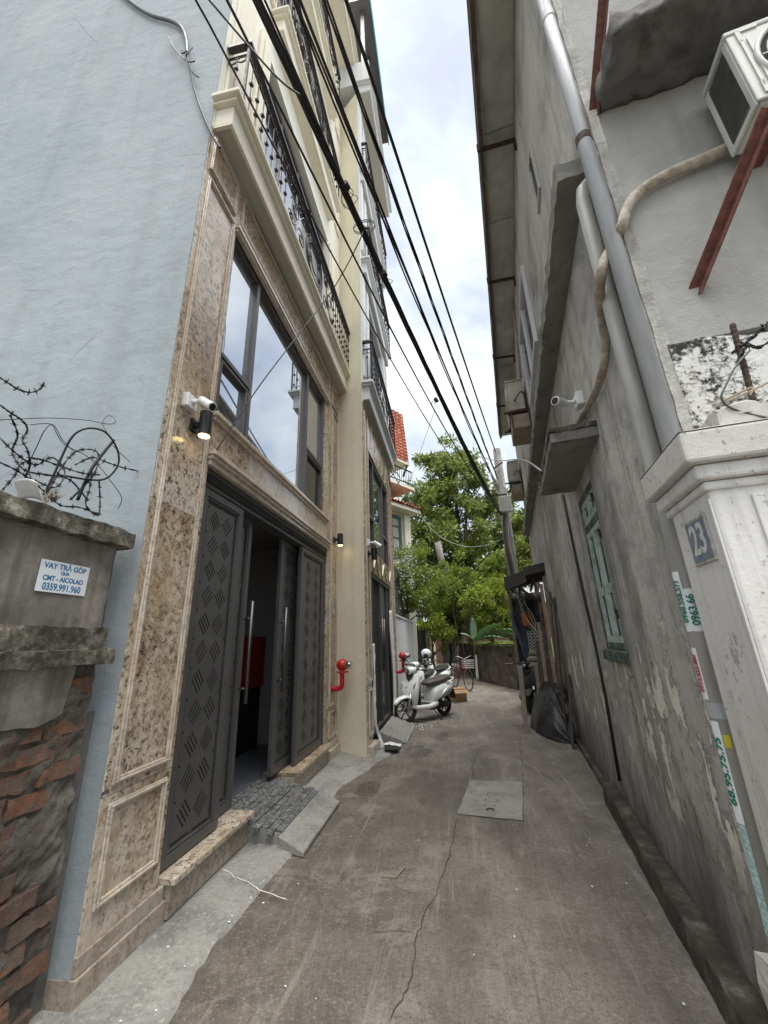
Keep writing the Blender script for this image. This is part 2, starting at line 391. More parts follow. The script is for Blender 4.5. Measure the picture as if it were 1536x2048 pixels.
n = N('pvc_grey'); a = n.noise(6, 6, .6, n.mapv(n.pos(), (4, 4, .5))); c = n.mix(n.mr(a, .35, .7), (.43, .45, .465), (.30, .315, .33)); n.fin(c, .42, n.bump(n.noise(40), .08, .003))
n = N('pvc_pale'); a = n.noise(6, 6, .6, n.mapv(n.pos(), (4, 4, .5))); c = n.mix(n.mr(a, .35, .7), (.52, .52, .49), (.36, .355, .33)); n.fin(c, .45, n.bump(n.noise(40), .08, .003))
n = N('hose_wrap'); a = n.noise(14, 6, .7); wv = n.noise(60, 3); c = n.mix(n.mr(a, .35, .68), (.50, .45, .37), (.20, .17, .13)); n.fin(c, .75, n.bump(n.math('ADD', a, wv), .5, .006))
plain('ac_white', (.50, .51, .47), .45, 0, .12, 4, .05)
plain('ac_old', (.45, .42, .36), .55, 0, .25, 6, .08)
plain('ac_fin', (.11, .115, .10), .6, .3, .2, 20)
plain('dark_hole', (.012, .012, .012), .9)
n = N('shutter_green'); a = n.noise(12, 7, .7, n.mapv(n.pos(), (1, 1, .6))); f = n.noise(60, 4)
c = n.mix(n.mr(a, .36, .56), (.20, .27, .24), (.028, .05, .042)); c = n.mix(n.mr(f, .64, .7, 0, .8), c, (.42, .45, .41)); n.fin(c, .75, n.bump(a, .3, .006))
n = N('shutter_pale'); a = n.noise(9, 7, .7); c = n.mix(n.mr(a, .46, .70), (.48, .57, .52), (.16, .23, .20)); n.fin(c, .7, n.bump(a, .3, .006))
plain('villa_green', (.03, .075, .07), .5, 0, .2, 10)
# gate pillar: flaking white paint
n = N('white_paint_old'); a = n.noise(1.6, 6, .6); sv = n.noise(1, 6, .65, n.mapv(n.pos(), (22, 22, 1.1)), .3); f = n.noise(45, 6, .72)
c = n.mix(n.mr(a, .3, .7), (.56, .545, .51), (.70, .69, .67)); c = n.mix(n.mr(sv, .50, .70, 0, .6), c, (.36, .345, .32)); ch_ = n.noise(4.5, 11, .75); c = n.mix(n.mr(ch_, .60, .615, 0, .8), c, (.30, .285, .26))
c = n.mix(n.mr(f, .60, .68, 0, .75), c, (.16, .155, .14))
n.fin(c, .85, n.bump(n.math('ADD', n.math('MULTIPLY', sv, .8), f), .4, .008))
n = N('white_cap'); a = n.noise(3, 6, .65); f = n.noise(40, 7, .75)
c = n.mix(n.mr(a, .3, .7), (.44, .425, .39), (.60, .585, .55)); c = n.mix(n.mr(f, .585, .65, 0, .85), c, (.10, .097, .085)); n.fin(c, .9, n.bump(f, .5, .008))
plain('plate_blue', (.20, .245, .31), .45, .2, .25, 30); plain('plate_rim', (.45, .43, .38), .6, .1, .4, 40)
plain('digit_pale', (.58, .58, .55), .55, 0, .2, 60)
plain('paper_white', (.74, .78, .80), .7, 0, .05); plain('ink_blue', (.025, .17, .36), .7); plain('ink_green', (.01, .18, .10), .7)
plain('ink_red', (.45, .02, .06), .7); plain('ink_yellow', (.55, .48, .03), .7); plain('ink_faded', (.36, .50, .48), .7, 0, .4, 90); plain('plastic_sheet', (.72, .73, .74), .35, 0, .08)
# brick wall
n = N('brick'); oi = n.new('ShaderNodeObjectInfo').outputs['Random']; a = n.noise(16, 7, .7); f = n.noise(80, 5, .7)
c0 = n.ramp(oi, [(0, (.13, .06, .04)), (.3, (.21, .09, .052)), (.55, (.31, .135, .07)), (.8, (.17, .085, .065)), (1, (.26, .16, .115))]); a2 = n.noise(7, 8, .7)
c = n.mix(n.mr(a, .42, .64, 0, .85), c0, (.13, .112, .095)); c = n.mix(n.mr(a2, .48, .6, 0, .7), c, (.17, .155, .135)); c = n.mix(n.mr(a, .25, .40, .45, 0), c, (.40, .25, .155))
g7 = n.noise(130, 4, .8); c = n.mix(n.mr(g7, .54, .68, 0, .6), c, (.07, .045, .035)); c = n.mix(n.mr(g7, .28, .42, .45, 0), c, (.46, .27, .17))
n.fin(c, .92, n.bump(n.math('ADD', a, n.math('ADD', n.math('MULTIPLY', f, .7), n.math('MULTIPLY', g7, .5))), 1.0, .022))
n = N('mortar'); a = n.noise(5, 7, .68); f = n.noise(60, 5, .7)
c = n.ramp(a, [(.34, (.085, .075, .062)), (.5, (.165, .15, .127)), (.66, (.27, .25, .218))]); g7 = n.noise(120, 4, .8); c = n.mix(n.mr(g7, .54, .68, 0, .6), c, (.06, .053, .044)); c = n.mix(n.mr(g7, .28, .42, .4, 0), c, (.36, .335, .295)); c = n.mix(n.mr(n.noise(8, 6, .7), .56, .64, 0, .5), c, (.22, .11, .065)); n.fin(c, .95, n.bump(n.math('ADD', a, n.math('MULTIPLY', n.math('ADD', f, g7), .6)), 1.0, .02))
n = N('old_render'); a = n.noise(3.2, 7, .65); f = n.noise(50, 5, .7); st = n.noise(1, 5, .6, n.mapv(n.pos(), (14, 14, 1.4)))
c = n.ramp(a, [(.34, (.115, .105, .09)), (.50, (.20, .185, .16)), (.66, (.31, .29, .255))]); c = n.mix(n.mr(st, .5, .7, 0, .6), c, (.09, .082, .07)); g6 = n.noise(20, 7, .75); c = n.mix(n.mr(g6, .5, .68, 0, .5), c, (.10, .092, .08)); c = n.mix(n.mr(g6, .28, .4, .4, 0), c, (.36, .34, .30))
n.fin(c, .95, n.bump(n.math('ADD', a, n.math('MULTIPLY', f, .4)), .5, .01))
n = N('mossy_concrete'); a = n.noise(9, 8, .72); f = n.noise(55, 6, .75)
c = n.ramp(a, [(.32, (.022, .022, .016)), (.46, (.065, .06, .045)), (.57, (.17, .155, .125)), (.68, (.46, .44, .39))]); c = n.mix(n.mr(f, .58, .66, 0, .8), c, (.025, .025, .02))
n.fin(c, .95, n.bump(n.math('ADD', a, f), .8, .012))
n = N('kerb_moss'); a = n.noise(6, 8, .72); f = n.noise(40, 6, .75); zk = n.z()[2]
c = n.ramp(a, [(.34, (.020, .020, .014)), (.50, (.05, .046, .034)), (.62, (.11, .10, .08)), (.74, (.26, .245, .21))]); c = n.mix(n.mr(f, .58, .68, 0, .7), c, (.03, .035, .014)); n.fin(c, .85, n.bump(n.math('ADD', a, f), .8, .012))
# alley surface
n = N('road_concrete'); P = n.pos(); X, Y, Z_ = n.z()
big = n.noise(.55, 6, .6); mid = n.noise(3.2, 7, .66); tr = n.noise(1, 6, .62, n.mapv(P, (4.0, .55, 1), (0, 0, R(-10))), .5)
mudm = n.mr(n.math('ADD', X, n.math('MULTIPLY', n.math('SUBTRACT', n.noise(1.1, 6, .62), .5), 1.9)), -.95, .15)
c = n.ramp(big, [(.34, (.15, .137, .117)), (.50, (.20, .185, .16)), (.64, (.26, .242, .212))]); c = n.mix(mudm, n.ramp(n.noise(2.6, 8, .7), [(.35, (.095, .081, .063)), (.5, (.14, .122, .099)), (.65, (.20, .18, .152))]), c)
c = n.mix(n.mr(tr, .50, .70, 0, .55), c, (.10, .088, .072)); c = n.mix(n.mr(tr, .28, .42, .5, 0), c, (.29, .272, .24))
c = n.mix(n.mr(mid, .50, .68, 0, .6), c, (.095, .083, .069)); gr_ = n.noise(26, 9, .82); c = n.mix(n.mr(gr_, .51, .60, 0, .4), c, (.075, .065, .052)); c = n.mix(n.mr(gr_, .38, .46, .35, 0), c, (.34, .318, .28)); gq_ = n.noise(52, 6, .8); c = n.mix(n.mr(gq_, .54, .61, 0, .28), c, (.065, .057, .046)); c = n.mix(n.math('MULTIPLY', n.mr(gq_, .37, .44, .42, 0), n.mr(n.noise(1.2, 4), .42, .58, .2, 1)), c, (.44, .415, .37)); pt_ = n.noise(1.9, 9, .72, None, .6); c = n.mix(n.mr(pt_, .545, .575, 0, .42), c, (.30, .28, .245)); c = n.mix(n.mr(pt_, .36, .46, .4, 0), c, (.10, .088, .072))
v1 = n.new('ShaderNodeTexVoronoi'); n.l.new(P, v1.inputs['Vector']); v1.inputs['Scale'].default_value = 95
rgb = n.new('ShaderNodeSeparateColor'); n.l.new(v1.outputs['Color'], rgb.inputs[0])
agg = n.math('MULTIPLY', n.mr(rgb.outputs[0], .80, .86), n.mr(v1.outputs['Distance'], .25, .42, 1, 0)); agg = n.math('MULTIPLY', agg, n.mr(n.noise(1.4, 4), .42, .60))
c = n.mix(n.math('MULTIPLY', agg, .5), c, (.40, .37, .32))
v2 = n.new('ShaderNodeTexVoronoi'); n.l.new(P, v2.inputs['Vector']); v2.inputs['Scale'].default_value = 28
rgb2 = n.new('ShaderNodeSeparateColor'); n.l.new(v2.outputs['Color'], rgb2.inputs[0])
ag2 = n.math('MULTIPLY', n.mr(rgb2.outputs[1], .955, .97), n.mr(v2.outputs['Distance'], .10, .20, 1, 0)); c = n.mix(n.math('MULTIPLY', ag2, .7), c, (.42, .40, .35))
pit = n.math('MULTIPLY', n.mr(rgb.outputs[2], .86, .9), n.mr(v1.outputs['Distance'], .2, .4, 1, 0)); c = n.mix(n.math('MULTIPLY', pit, .7), c, (.045, .04, .034))
wet = n.mr(n.noise(.7, 5, .6, n.mapv(P, (1, .45, 1), loc=(3.1, 0, 0))), .50, .64)
c = n.mix(n.math('MULTIPLY', wet, .55), c, (.072, .062, .05))
g8 = n.noise(105, 4, .82); c = n.mix(n.mr(g8, .54, .66, 0, .6), c, (.06, .052, .042)); c = n.mix(n.mr(g8, .30, .42, .5, 0), c, (.40, .375, .33))
sk = n.noise(1, 9, .74, n.mapv(P, (11, .9, 1), (0, 0, R(-14))), .7); c = n.mix(n.mr(sk, .56, .66, 0, .6), c, (.30, .28, .245)); c = n.mix(n.mr(sk, .34, .44, .55, 0), c, (.085, .072, .056))
h = n.math('ADD', n.math('MULTIPLY', mid, .9), n.math('ADD', n.math('MULTIPLY', n.math('ADD', n.noise(70, 5, .7), g8), .5), n.math('MULTIPLY', agg, .35)))
n.fin(c, n.math('SUBTRACT', .82, n.math('MULTIPLY', wet, .45)), n.bump(h, .9, .016))
n = N('strip_concrete'); a = n.noise(2.2, 7, .65); f = n.noise(70, 5, .7); sp = n.noise(22, 6, .75)
c = n.ramp(a, [(.34, (.15, .148, .135)), (.5, (.26, .258, .24)), (.64, (.40, .395, .37))]); g5 = n.noise(38, 7, .8); c = n.mix(n.mr(g5, .53, .60, 0, .55), c, (.12, .115, .10)); c = n.mix(n.mr(g5, .38, .44, .5, 0), c, (.52, .515, .48)); c = n.mix(n.mr(sp, .64, .70, 0, .8), c, (.55, .55, .52)); c = n.mix(n.mr(a, .52, .62, 0, .5), c, (.165, .16, .145))
n.fin(c, .82, n.bump(n.math('ADD', a, n.math('MULTIPLY', n.math('ADD', f, g5), .4)), .7, .014))
stucco('cover_slab', (.25, .248, .23), .18, .8, (.15, .142, .125), 0, dscale=5, dlo=.46, dhi=.72)
plain('crack', (.055, .048, .04), 1.0)
n = N('paver'); oi = n.new('ShaderNodeObjectInfo').outputs['Random']; a = n.noise(38, 7, .75, None, .8)
c = n.mix(n.mr(oi, 0, 1), (.035, .036, .037), (.085, .088, .09)); c = n.mix(n.mr(a, .48, .60, 0, .85), c, (.30, .305, .305)); n.fin(c, .6, n.bump(a, .4, .006))
plain('room_floor', (.09, .10, .12), .45, 0, .2, 5); plain('room_wall', (.33, .33, .34), .9, 0, .05, 2)
plain('cabinet_red', (.33, .012, .012), .45); plain('red_paint', (.47, .012, .016), .32, 0, .08, 20)
plain('chrome', (.62, .62, .62), .2, 1.0, .1, 40); plain('lamp_black', (.012, .012, .012), .4)
n = N('lamp_glow'); n.fin((1, .75, .3), .5); n.b.inputs['Emission Color'].default_value = (1, .72, .28, 1); n.b.inputs['Emission Strength'].default_value = 2.2
plain('cctv_white', (.66, .67, .66), .35, 0, .04); plain('cable_black', (.012, .012, .013), .55, 0, .2, 5); plain('cable_grey', (.05, .05, .056), .5); plain('cable_pale', (.36, .37, .33), .6)
# scooters
n = N('scooter_white'); n.fin((.78, .81, .79), .14, n.bump(n.noise(200, 2), .01, .001), 0, .5); n.b.inputs['Coat Weight'].default_value = .5
plain('seat_brown', (.085, .07, .062), .5, 0, .15, 20, .1, 200); plain('black_plastic', (.018, .018, .018), .55, 0, .2, 20); plain('tyre', (.016, .016, .016), .85, 0, .2, 30, .3, 120)
plain('scooter_grey', (.42, .44, .43), .3, .2); plain('alu', (.5, .5, .5), .35, .9); plain('bike_red', (.30, .04, .03), .4)
plain('cardboard', (.30, .19, .10), .85, 0, .2, 10)
# roofs, plants
n = N('roof_tile'); oi = n.new('ShaderNodeObjectInfo').outputs['Random']; a = n.noise(9, 5, .65); c = n.ramp(oi, [(0, (.27, .06, .03)), (.5, (.40, .105, .05)), (1, (.46, .155, .08))]); c = n.mix(n.mr(a, .5, .75, 0, .6), c, (.16, .06, .045)); n.fin(c, .75, n.bump(a, .3, .01))
plain('teal_roof', (.05, .33, .38), .5, .1)
def leaf(name, c1, c2, c3):
    n = N(name); g = n.new('ShaderNodeNewGeometry').outputs['Random Per Island']; a = n.noise(1.1, 3)
    c = n.ramp(n.math('ADD', n.math('MULTIPLY', g, .6), n.math('MULTIPLY', a, .4)), [(.2, c1), (.5, c2), (.8, c3)])
    n.fin(c, .48, None, 0, .35)
    tr = n.new('ShaderNodeBsdfTranslucent'); n.l.new(n.mix(.5, c, (.30, .38, .03), 'MIX'), tr.inputs[0])
    mx = n.new('ShaderNodeMixShader'); mx.inputs[0].default_value = .38; n.l.new(n.b.outputs[0], mx.inputs[1]); n.l.new(tr.outputs[0], mx.inputs[2]); n.l.new(mx.outputs[0], n.out.inputs[0])
leaf('leaf_dark', (.035, .060, .016), (.105, .155, .035), (.26, .29, .075))
leaf('leaf_mid', (.075, .125, .022), (.15, .215, .036), (.27, .32, .07))
leaf('leaf_lime', (.11, .165, .022), (.21, .28, .035), (.34, .39, .07))
leaf('leaf_flower', (.06, .11, .03), (.13, .19, .05), (.62, .62, .52))
leaf('leaf_banana', (.16, .30, .17), (.24, .38, .25), (.36, .46, .36))
plain('bark', (.085, .068, .052), .9, 0, .3, 9, .6, 40)
n = N('pole_concrete'); a = n.noise(9, 6, .65, n.mapv(n.pos(), (1, 1, .4))); c = n.mix(n.mr(a, .35, .65), (.12, .115, .105), (.22, .212, .197)); n.fin(c, .9, n.bump(a, .4, .01))
n = N('back_wall'); a = n.noise(2.2, 7, .65); st = n.noise(1, 6, .65, n.mapv(n.pos(), (6, 6, .5)), .3)
c = n.ramp(a, [(.3, (.050, .040, .030)), (.5, (.10, .082, .062)), (.7, (.17, .145, .115))]); c = n.mix(n.mr(st, .55, .75, 0, .7), c, (.025, .021, .016)); c = n.mix(n.mr(st, .28, .38, .4, 0), c, (.28, .25, .21)); n.fin(c, .95, n.bump(a, .6, .02))
n = N('moss'); a = n.noise(14, 7, .7); c = n.ramp(a, [(.35, (.035, .05, .012)), (.55, (.085, .10, .025)), (.75, (.20, .19, .10))]); n.fin(c, .95, n.bump(a, .8, .02))
stucco('white_wall', (.58, .58, .59), .06, .2, (.40, .39, .37), .2, dscale=3)
plain('gate_dark', (.045, .058, .055), .6, .2, .3, 6); plain('brick_far', (.19, .10, .07), .9, 0, .35, 14, .5, 30)
n = N('tarp_black'); a = n.noise(5, 6, .6); n.fin(n.mix(n.mr(a, .4, .7), (.014, .014, .015), (.05, .05, .053)), .38, n.bump(n.noise(9, 5, .6, None, 1.5), .7, .03))
n = N('tarp_blue'); a = n.noise(6, 5); n.fin(n.mix(n.mr(a, .4, .7), (.025, .035, .075), (.07, .085, .13)), .5, n.bump(a, .5, .02))
plain('sack_olive', (.20, .18, .135), .85, 0, .3, 14, .5, 50); plain('wood_beige', (.30, .245, .185), .8, 0, .25, 8, .4, 40); plain('orange_plastic', (.45, .12, .02), .5)
plain('sheet_dark', (.06, .055, .052), .7, .2, .3, 6)
plain('blue_cloth', (.055, .075, .11), .6, 0, .2, 6, .3, 30)

# ------------------------------------------------------------------ ground, alley, strip
def nz3(x, y, z=0.0): return mnoise.noise(Vector((x, y, z)))
struct(MB().box(-300, 300, -300, 300, -.6, -.06).build('ground', 'road_concrete', origin=(0, 0, -.06)))
def roadz(x, y): return .010 * nz3(x * .9, y * .6) + .005 * nz3(x * 3, y * 3, 5) - .004
road = struct(MB().grid(lambda a, b: (lambda x, y: (x, y, roadz(x, y)))(-4 + 9 * a, -3 + 37 * b), 90, 260).build('alley_road', 'road_concrete', smooth=True, origin=(0, 0, 0)))
# pale cement strip along the left houses, ragged toward the road
edge = []
key = [(-.5, -1.32), (1.2, -1.30), (2.05, -1.30), (2.6, -1.36), (3.2, -1.33), (3.9, -1.30), (4.3, -1.36), (4.9, -1.30), (5.5, -1.15), (6.1, -.98), (6.7, -.90), (7.3, -.84), (8.0, -.80), (8.8, -.95), (9.6, -1.22)]
ys = np.linspace(-.5, 9.6, 200)
xs = np.interp(ys, [k[0] for k in key], [k[1] for k in key])
rows = [(-1.95, .022), (-1.7, .022), (-1.5, .020), (None, .015), ('e', -.012)]
vs, fs = [], []
for i, (y, x) in enumerate(zip(ys, xs)):
    e = x + .035 * nz3(y * 2.3, 1.7) + .02 * nz3(y * 7, 4.1) + .012 * nz3(y * 19, 2)
    for k, (rx, rz) in enumerate(rows):
        xx = e - .03 if rx is None else (e if rx == 'e' else min(rx, e - .05 - .01 * (3 - k)))
        vs.append((xx, y, rz + .006 * nz3(xx * 4, y * 3, 9)))
m_ = len(rows)
fs = [(i * m_ + k, (i + 1) * m_ + k, (i + 1) * m_ + k + 1, i * m_ + k + 1) for i in range(len(ys) - 1) for k in range(m_ - 1)]
struct(MB().add(vs, fs).build('pavement', 'strip_concrete', smooth=True, origin=(0, 0, 0)))
# cracks in the concrete, each a thin sunk-looking ribbon
def ribbon(pts, wd, name, mat, z=.006, parent=None):
    P = [Vector(p) for p in pts]; fine = []
    for a, b in zip(P[:-1], P[1:]):
        k = max(2, int((b - a).length / .025))
        for i in range(k):
            q = a.lerp(b, i / k); d = (b - a).normalized(); nn = Vector((-d.y, d.x, 0))
            fine.append(q + nn * (.022 * nz3(q.x * 7, q.y * 7, 3) + .012 * nz3(q.x * 33, q.y * 33, 1)))
    fine.append(P[-1]); mb = MB(); vs = []; fs = []
    for i, q in enumerate(fine):
        d = (fine[min(i + 1, len(fine) - 1)] - fine[max(i - 1, 0)]).normalized(); nn = Vector((-d.y, d.x, 0))
        ww = wd * (.55 + .6 * abs(nz3(q.x * 14, q.y * 14, 8))) * (1 if 0 < i < len(fine) - 1 else .1)
        zz_ = roadz(q.x, q.y) + z
        vs += [(q + nn * ww / 2).to_tuple()[:2] + (zz_,), (q - nn * ww / 2).to_tuple()[:2] + (zz_,)]
    fs = [(2 * i, 2 * i + 1, 2 * i + 3, 2 * i + 2) for i in range(len(fine) - 1)]
    return mb.add(vs, fs).build(name, mat, parent)
def g2(*pp): return [PZ(x, y) for x, y in pp]
for pts, wd in ((g2((915, 1640), (905, 1690), (893, 1730), (870, 1790), (840, 1845), (828, 1900), (826, 1950), (800, 2000), (780, 2046)), .0062),
                (g2((1046, 1645), (1046, 1560), (1040, 1480), (1052, 1430)), .007), (g2((948, 1560), (945, 1530), (960, 1500)), .006),
                (g2((1046, 1530), (1075, 1545), (1110, 1560)), .009), (g2((1040, 1500), (1070, 1515)), .006),
                (g2((740, 1865), (790, 1862), (828, 1868)), .006), (g2((930, 1545), (1000, 1555)), .004)):
    ribbon(pts, wd, 'crack', 'crack', parent=road)
ribbon([Vector((p.x, p.y, 0)) for p in g2((440, 1745), (480, 1765), (520, 1785), (575, 1808))], .008, 'crack', 'paper_white', .028, road)
# concrete drain cover with lifting holes
cvp = []
for a, b in zip([PZ(914, 1628), PZ(1046, 1642), PZ(1045, 1565), PZ(940, 1562)], [PZ(1046, 1642), PZ(1045, 1565), PZ(940, 1562), PZ(914, 1628)]):
    for k in range(22):
        q = a.lerp(b, k / 22); cvp.append(q + Vector((.012 * nz3(q.x * 14, q.y * 14, 1) + .006 * nz3(q.x * 50, q.y * 50), .012 * nz3(q.x * 14, q.y * 14, 7) + .006 * nz3(q.x * 50, q.y * 50, 3), 0)))
cov = struct(MB().extr(cvp, (0, 0, .007)).build('drain_cover', 'cover_slab', bevel=.006))
for hx, hy in ((975, 1590), (992, 1590), (972, 1601), (994, 1602), (970, 1613), (990, 1613)):
    p = PZ(hx, hy); MB().cyl(p + UZ * .004, p + UZ * .0078, .011, n=10).build('lifting_hole', 'crack', cov)
p = PZ(981, 1624); MB().tube([p + Vector((.035 * math.cos(a), .035 * math.sin(a), .016)) for a in np.linspace(0, math.pi, 9)], .005, 6).build('lifting_ring', 'rust_dark', cov)

# ------------------------------------------------------------------ stone-fronted house (left, near)
h1 = thing('stone_fronted_house', 'tall cream town house with brown granite ground floor and two patterned steel doors', 'house', (LX, 4.1, 0))
U0, U1 = 2.03, 6.22
def slab(mb, u0, u1, z0, z1, m='granite', d=(-.24, 0.0), par=h1, nm='stone_slab', bev=.002):
    return mb().box(u0, u1, d[0], d[1], z0, z1).build(nm, m, par, bevel=bev)
L = lambda: MB(FL)
# pier slabs left / right, band slabs
for z0, z1 in ((.2, .80), (.803, 2.4), (2.403, 4.1), (4.103, 5.44)): slab(L, U0, 2.55, z0, z1)
for z0, z1 in ((.2, .80), (.803, 2.4), (2.403, 4.1), (4.103, 5.44)): slab(L, 5.66, U1, z0, z1)
us = [2.553, 3.16, 3.80, 4.42, 5.05, 5.657]
for i, (a, b) in enumerate(zip(us[:-1], us[1:])):
    slab(L, a, b - .003, 2.86, 3.30, 'granite_pale' if i in (1, 2, 3) else 'granite')
us = [U0, 2.55, 3.3, 4.1, 4.9, 5.66, U1]
for a, b in zip(us[:-1], us[1:]): slab(L, a, b - .003, 5.443, 5.99)
# plinth in two steps
L().box(U0 - .01, 2.60, -.2, .030, 0, .125).build('plinth', 'granite_dull', h1, bevel=.005)
L().box(U0 - .005, 2.59, -.2, .016, .1255, .2).build('plinth', 'granite_dull', h1, bevel=.005)
L().box(5.70, U1, -.2, .07, 0, .14).build('plinth', 'granite_trim', h1, bevel=.005)
L().box(5.68, U1, -.2, .03, .1405, .22).build('plinth', 'granite_trim', h1, bevel=.005)
# raised panel frames
def frame(u0, u1, z0, z1):
    mb = L(); sweep_frame(mb, u0, u1, z0, z1, .034, .0005, .016); sweep_frame(mb, u0 + .008, u1 - .008, z0 + .008, z1 - .008, .014, .0165, .026)
    mb.build('panel_moulding', 'granite_trim', h1, bevel=.004)
frame(2.075, 2.50, .845, 5.40); frame(2.075, 2.50, .335, .765); frame(2.075, 2.50, 5.50, 5.93)
frame(5.80, 6.17, .66, 5.40); frame(5.80, 6.17, .26, .60); frame(5.80, 6.17, 5.50, 5.93); frame(2.60, 5.62, 5.50, 5.93)
# cornice over the door, sill and head of the window
def cornice(mbf, u0, u1, z, steps, m, par, nm='cornice'):
    mb = mbf()
    for dz, h, o in steps: mb.box(u0 - o * .6, u1 + o * .4, -.02, o, z + dz, z + dz + h)
    return mb.build(nm, m, par, bevel=.004)
cornice(L, 2.555, 5.655, 2.852, ((0, .045, .030), (.0455, .03, .055), (.076, .035, .075)), 'granite_trim', h1)
cornice(L, 2.555, 5.60, 3.255, ((0, .03, .026), (.0305, .038, .05)), 'granite_trim', h1, 'window_sill')
cornice(L, 2.555, 5.60, 5.36, ((0, .03, .030), (.0305, .045, .046)), 'granite_trim', h1, 'window_head')
# threshold
for a, b in ((2.60, 3.53), (4.50, 5.68)):
    L().box(a, b, -.30, .045, .03, .195).build('threshold', 'granite_dull', h1, bevel=.003)
    L().box(a - (.02 if a < 3 else 0), b + (.02 if a < 3 else 0), -.30, .085, .1955, .235).build('threshold_top', 'granite', h1, bevel=.008)
# door frame
mb = L(); mb.box(2.555, 5.655, -.16, -.02, 2.70, 2.851); mb.box(2.553, 2.575, -.16, -.02, .236, 2.70); mb.box(5.62, 5.655, -.16, -.02, .236, 2.70)
mb.build('door_frame', 'steel_dark', h1, bevel=.004)
L().box(2.575, 5.62, -.012, -.005, 2.735, 2.80).build('door_frame_groove', 'slot_black', h1)
def leafdoor(u0, u1, w_, motif=False, handle=0):
    """steel leaf with pressed border and rows of slanted slots; motif adds a fretwork column"""
    z0, z1 = .245, 2.695; d = .045; b = .062
    mb = L(); sweep_frame(mb, u0, u1, z0, z1, b, w_ - d, w_)
    sweep_frame(mb, u0 + b + .004, u1 - b - .004, z0 + b + .004, z1 - b - .004, .014, w_ - .02, w_ - .006)
    lf = mb.build('door_leaf', 'steel_dark', h1, bevel=.004)
    L().box(u0 + b - .004, u1 - b + .004, w_ - .032, w_ - .022, z0 + b - .004, z1 - b + .004).build('panel', 'steel_dark', lf)
    f_ = w_ - .0222; mb = L()
    pu0, pu1, pz0, pz1 = u0 + b + .035, u1 - b - .035, z0 + b + .035, z1 - b - .035
    def slit(ua, za, ub, zb, t=.0085):
        mb.bar((ua, f_, za), (ub, f_, zb), t, .004, (0, 1, 0))
    # broken border line
    for k in range(4):
        za = pz0 + (pz1 - pz0) * k / 4; zb = pz0 + (pz1 - pz0) * (k + 1) / 4 - .03
        slit(pu0, za, pu0, zb); slit(pu1, za + .015, pu1, zb + .015)
    for k in range(2):
        ua = pu0 + (pu1 - pu0) * k / 2; ub = pu0 + (pu1 - pu0) * (k + 1) / 2 - .03
        slit(ua + .015, pz0, ub + .015, pz0); slit(ua + .015, pz1, ub + .015, pz1)
    nc = 2; cell = .186; cw = (pu1 - pu0 - .07) / nc
    nr_ = int((pz1 - pz0 - .06) / cell); cell = (pz1 - pz0 - .06) / nr_
    for r_ in range(nr_):
        for c_ in range(nc):
            cu = pu0 + .035 + cw * (c_ + .5); cz = pz1 - .03 - cell * (r_ + .5)
            s_ = 1 if (r_ + c_) % 2 else -1
            if motif and .35 < r_ / nr_ < .99 and c_ == 1: continue
            hl = min(cw, cell) * .37
            for k in range(4):
                o = (k - 1.5) * .026
                slit(cu + o * .8 - hl * .62, cz - s_ * hl * .72 - s_ * o * .8, cu + o * .8 + hl * .62, cz + s_ * hl * .72 - s_ * o * .8)
        slit(pu0 + .012, pz1 - .03 - cell * r_, pu0 + .024, pz1 - .045 - cell * r_); slit(pu1 - .024, pz1 - .03 - cell * r_, pu1 - .012, pz1 - .045 - cell * r_)
    if motif:
        mu = (pu0 + pu1) / 2 + .10; rr = random.Random(5)
        for k in range(64):
            zc = pz0 + .25 + k * .021; wv = .06 * (0.35 + .65 * math.sin(math.pi * k / 63)); a = rr.uniform(-1.2, 1.2)
            slit(mu + rr.uniform(-wv, wv) - .016, zc, mu + rr.uniform(-wv, wv) + .016, zc + .02 * a, .011)
        for zc in (pz0 + .16, pz0 + 1.66):
            for q in (.028, .014):
                slit(mu - q, zc - q, mu - q, zc + q); slit(mu - q, zc + q, mu + q, zc + q); slit(mu + q, zc + q, mu + q, zc - q); slit(mu + q, zc - q, mu - q * .3, zc - q)
        mb.cyl((mu - .02, f_ - .002, pz0 + .42), (mu - .02, f_ + .0022, pz0 + .42), .036, n=16)
    mb.build('slot', 'slot_black', lf)
    if handle:
        hu = u1 - .03 if handle > 0 else u0 + .03
        m2 = L(); m2.cyl((hu, w_ + .07, 1.02), (hu, w_ + .07, 1.90), .016)
        for zc in (1.14, 1.74): m2.cyl((hu, w_ - .003, zc), (hu, w_ + .07, zc), .010)
        m2.build('handle', 'brushed', lf, smooth=True)
    return lf
leafdoor(2.58, 3.20, -.03)
leafdoor(2.94, 3.56, -.125, True, 1)
leafdoor(4.30, 4.92, -.125, True, -1)
leafdoor(4.70, 5.615, -.03)
# lobby behind the doors
mb = L(); mb.box(2.40, 5.80, -3.4, -.26, .10, .20); mb.build('lobby_floor', 'room_floor', h1)
mb = L(); mb.box(2.40, 5.80, -3.5, -3.4, .1, 2.95); mb.box(2.30, 2.399, -3.5, -.26, .1, 2.95); mb.box(5.801, 5.90, -3.5, -.26, .1, 2.95); mb.build('lobby_wall', 'room_wall', h1)
L().box(2.30, 5.90, -3.5, -.26, 2.96, 3.05).build('lobby_ceiling', 'room_wall', h1)
cab = tag(MB(FL).box(4.55, 5.75, -1.35, -.95, .95, 1.62).build('fire_cabinet', 'cabinet_red', bevel=.01), 'red fire cabinet with white letters standing in the dark lobby', 'cabinet')
cab2 = MB(FL).box(4.60, 5.70, -1.33, -.97, .2, .949).build('cabinet_base', 'dark_hole', cab)
text_mesh('lettering', 'PCCC', .10, FX((0, 0, 0) if 0 else (1, 0, 0), (0, 0, 1), (LX - 1.15, 4.546, 1.42)), 'digit_pale', cab)
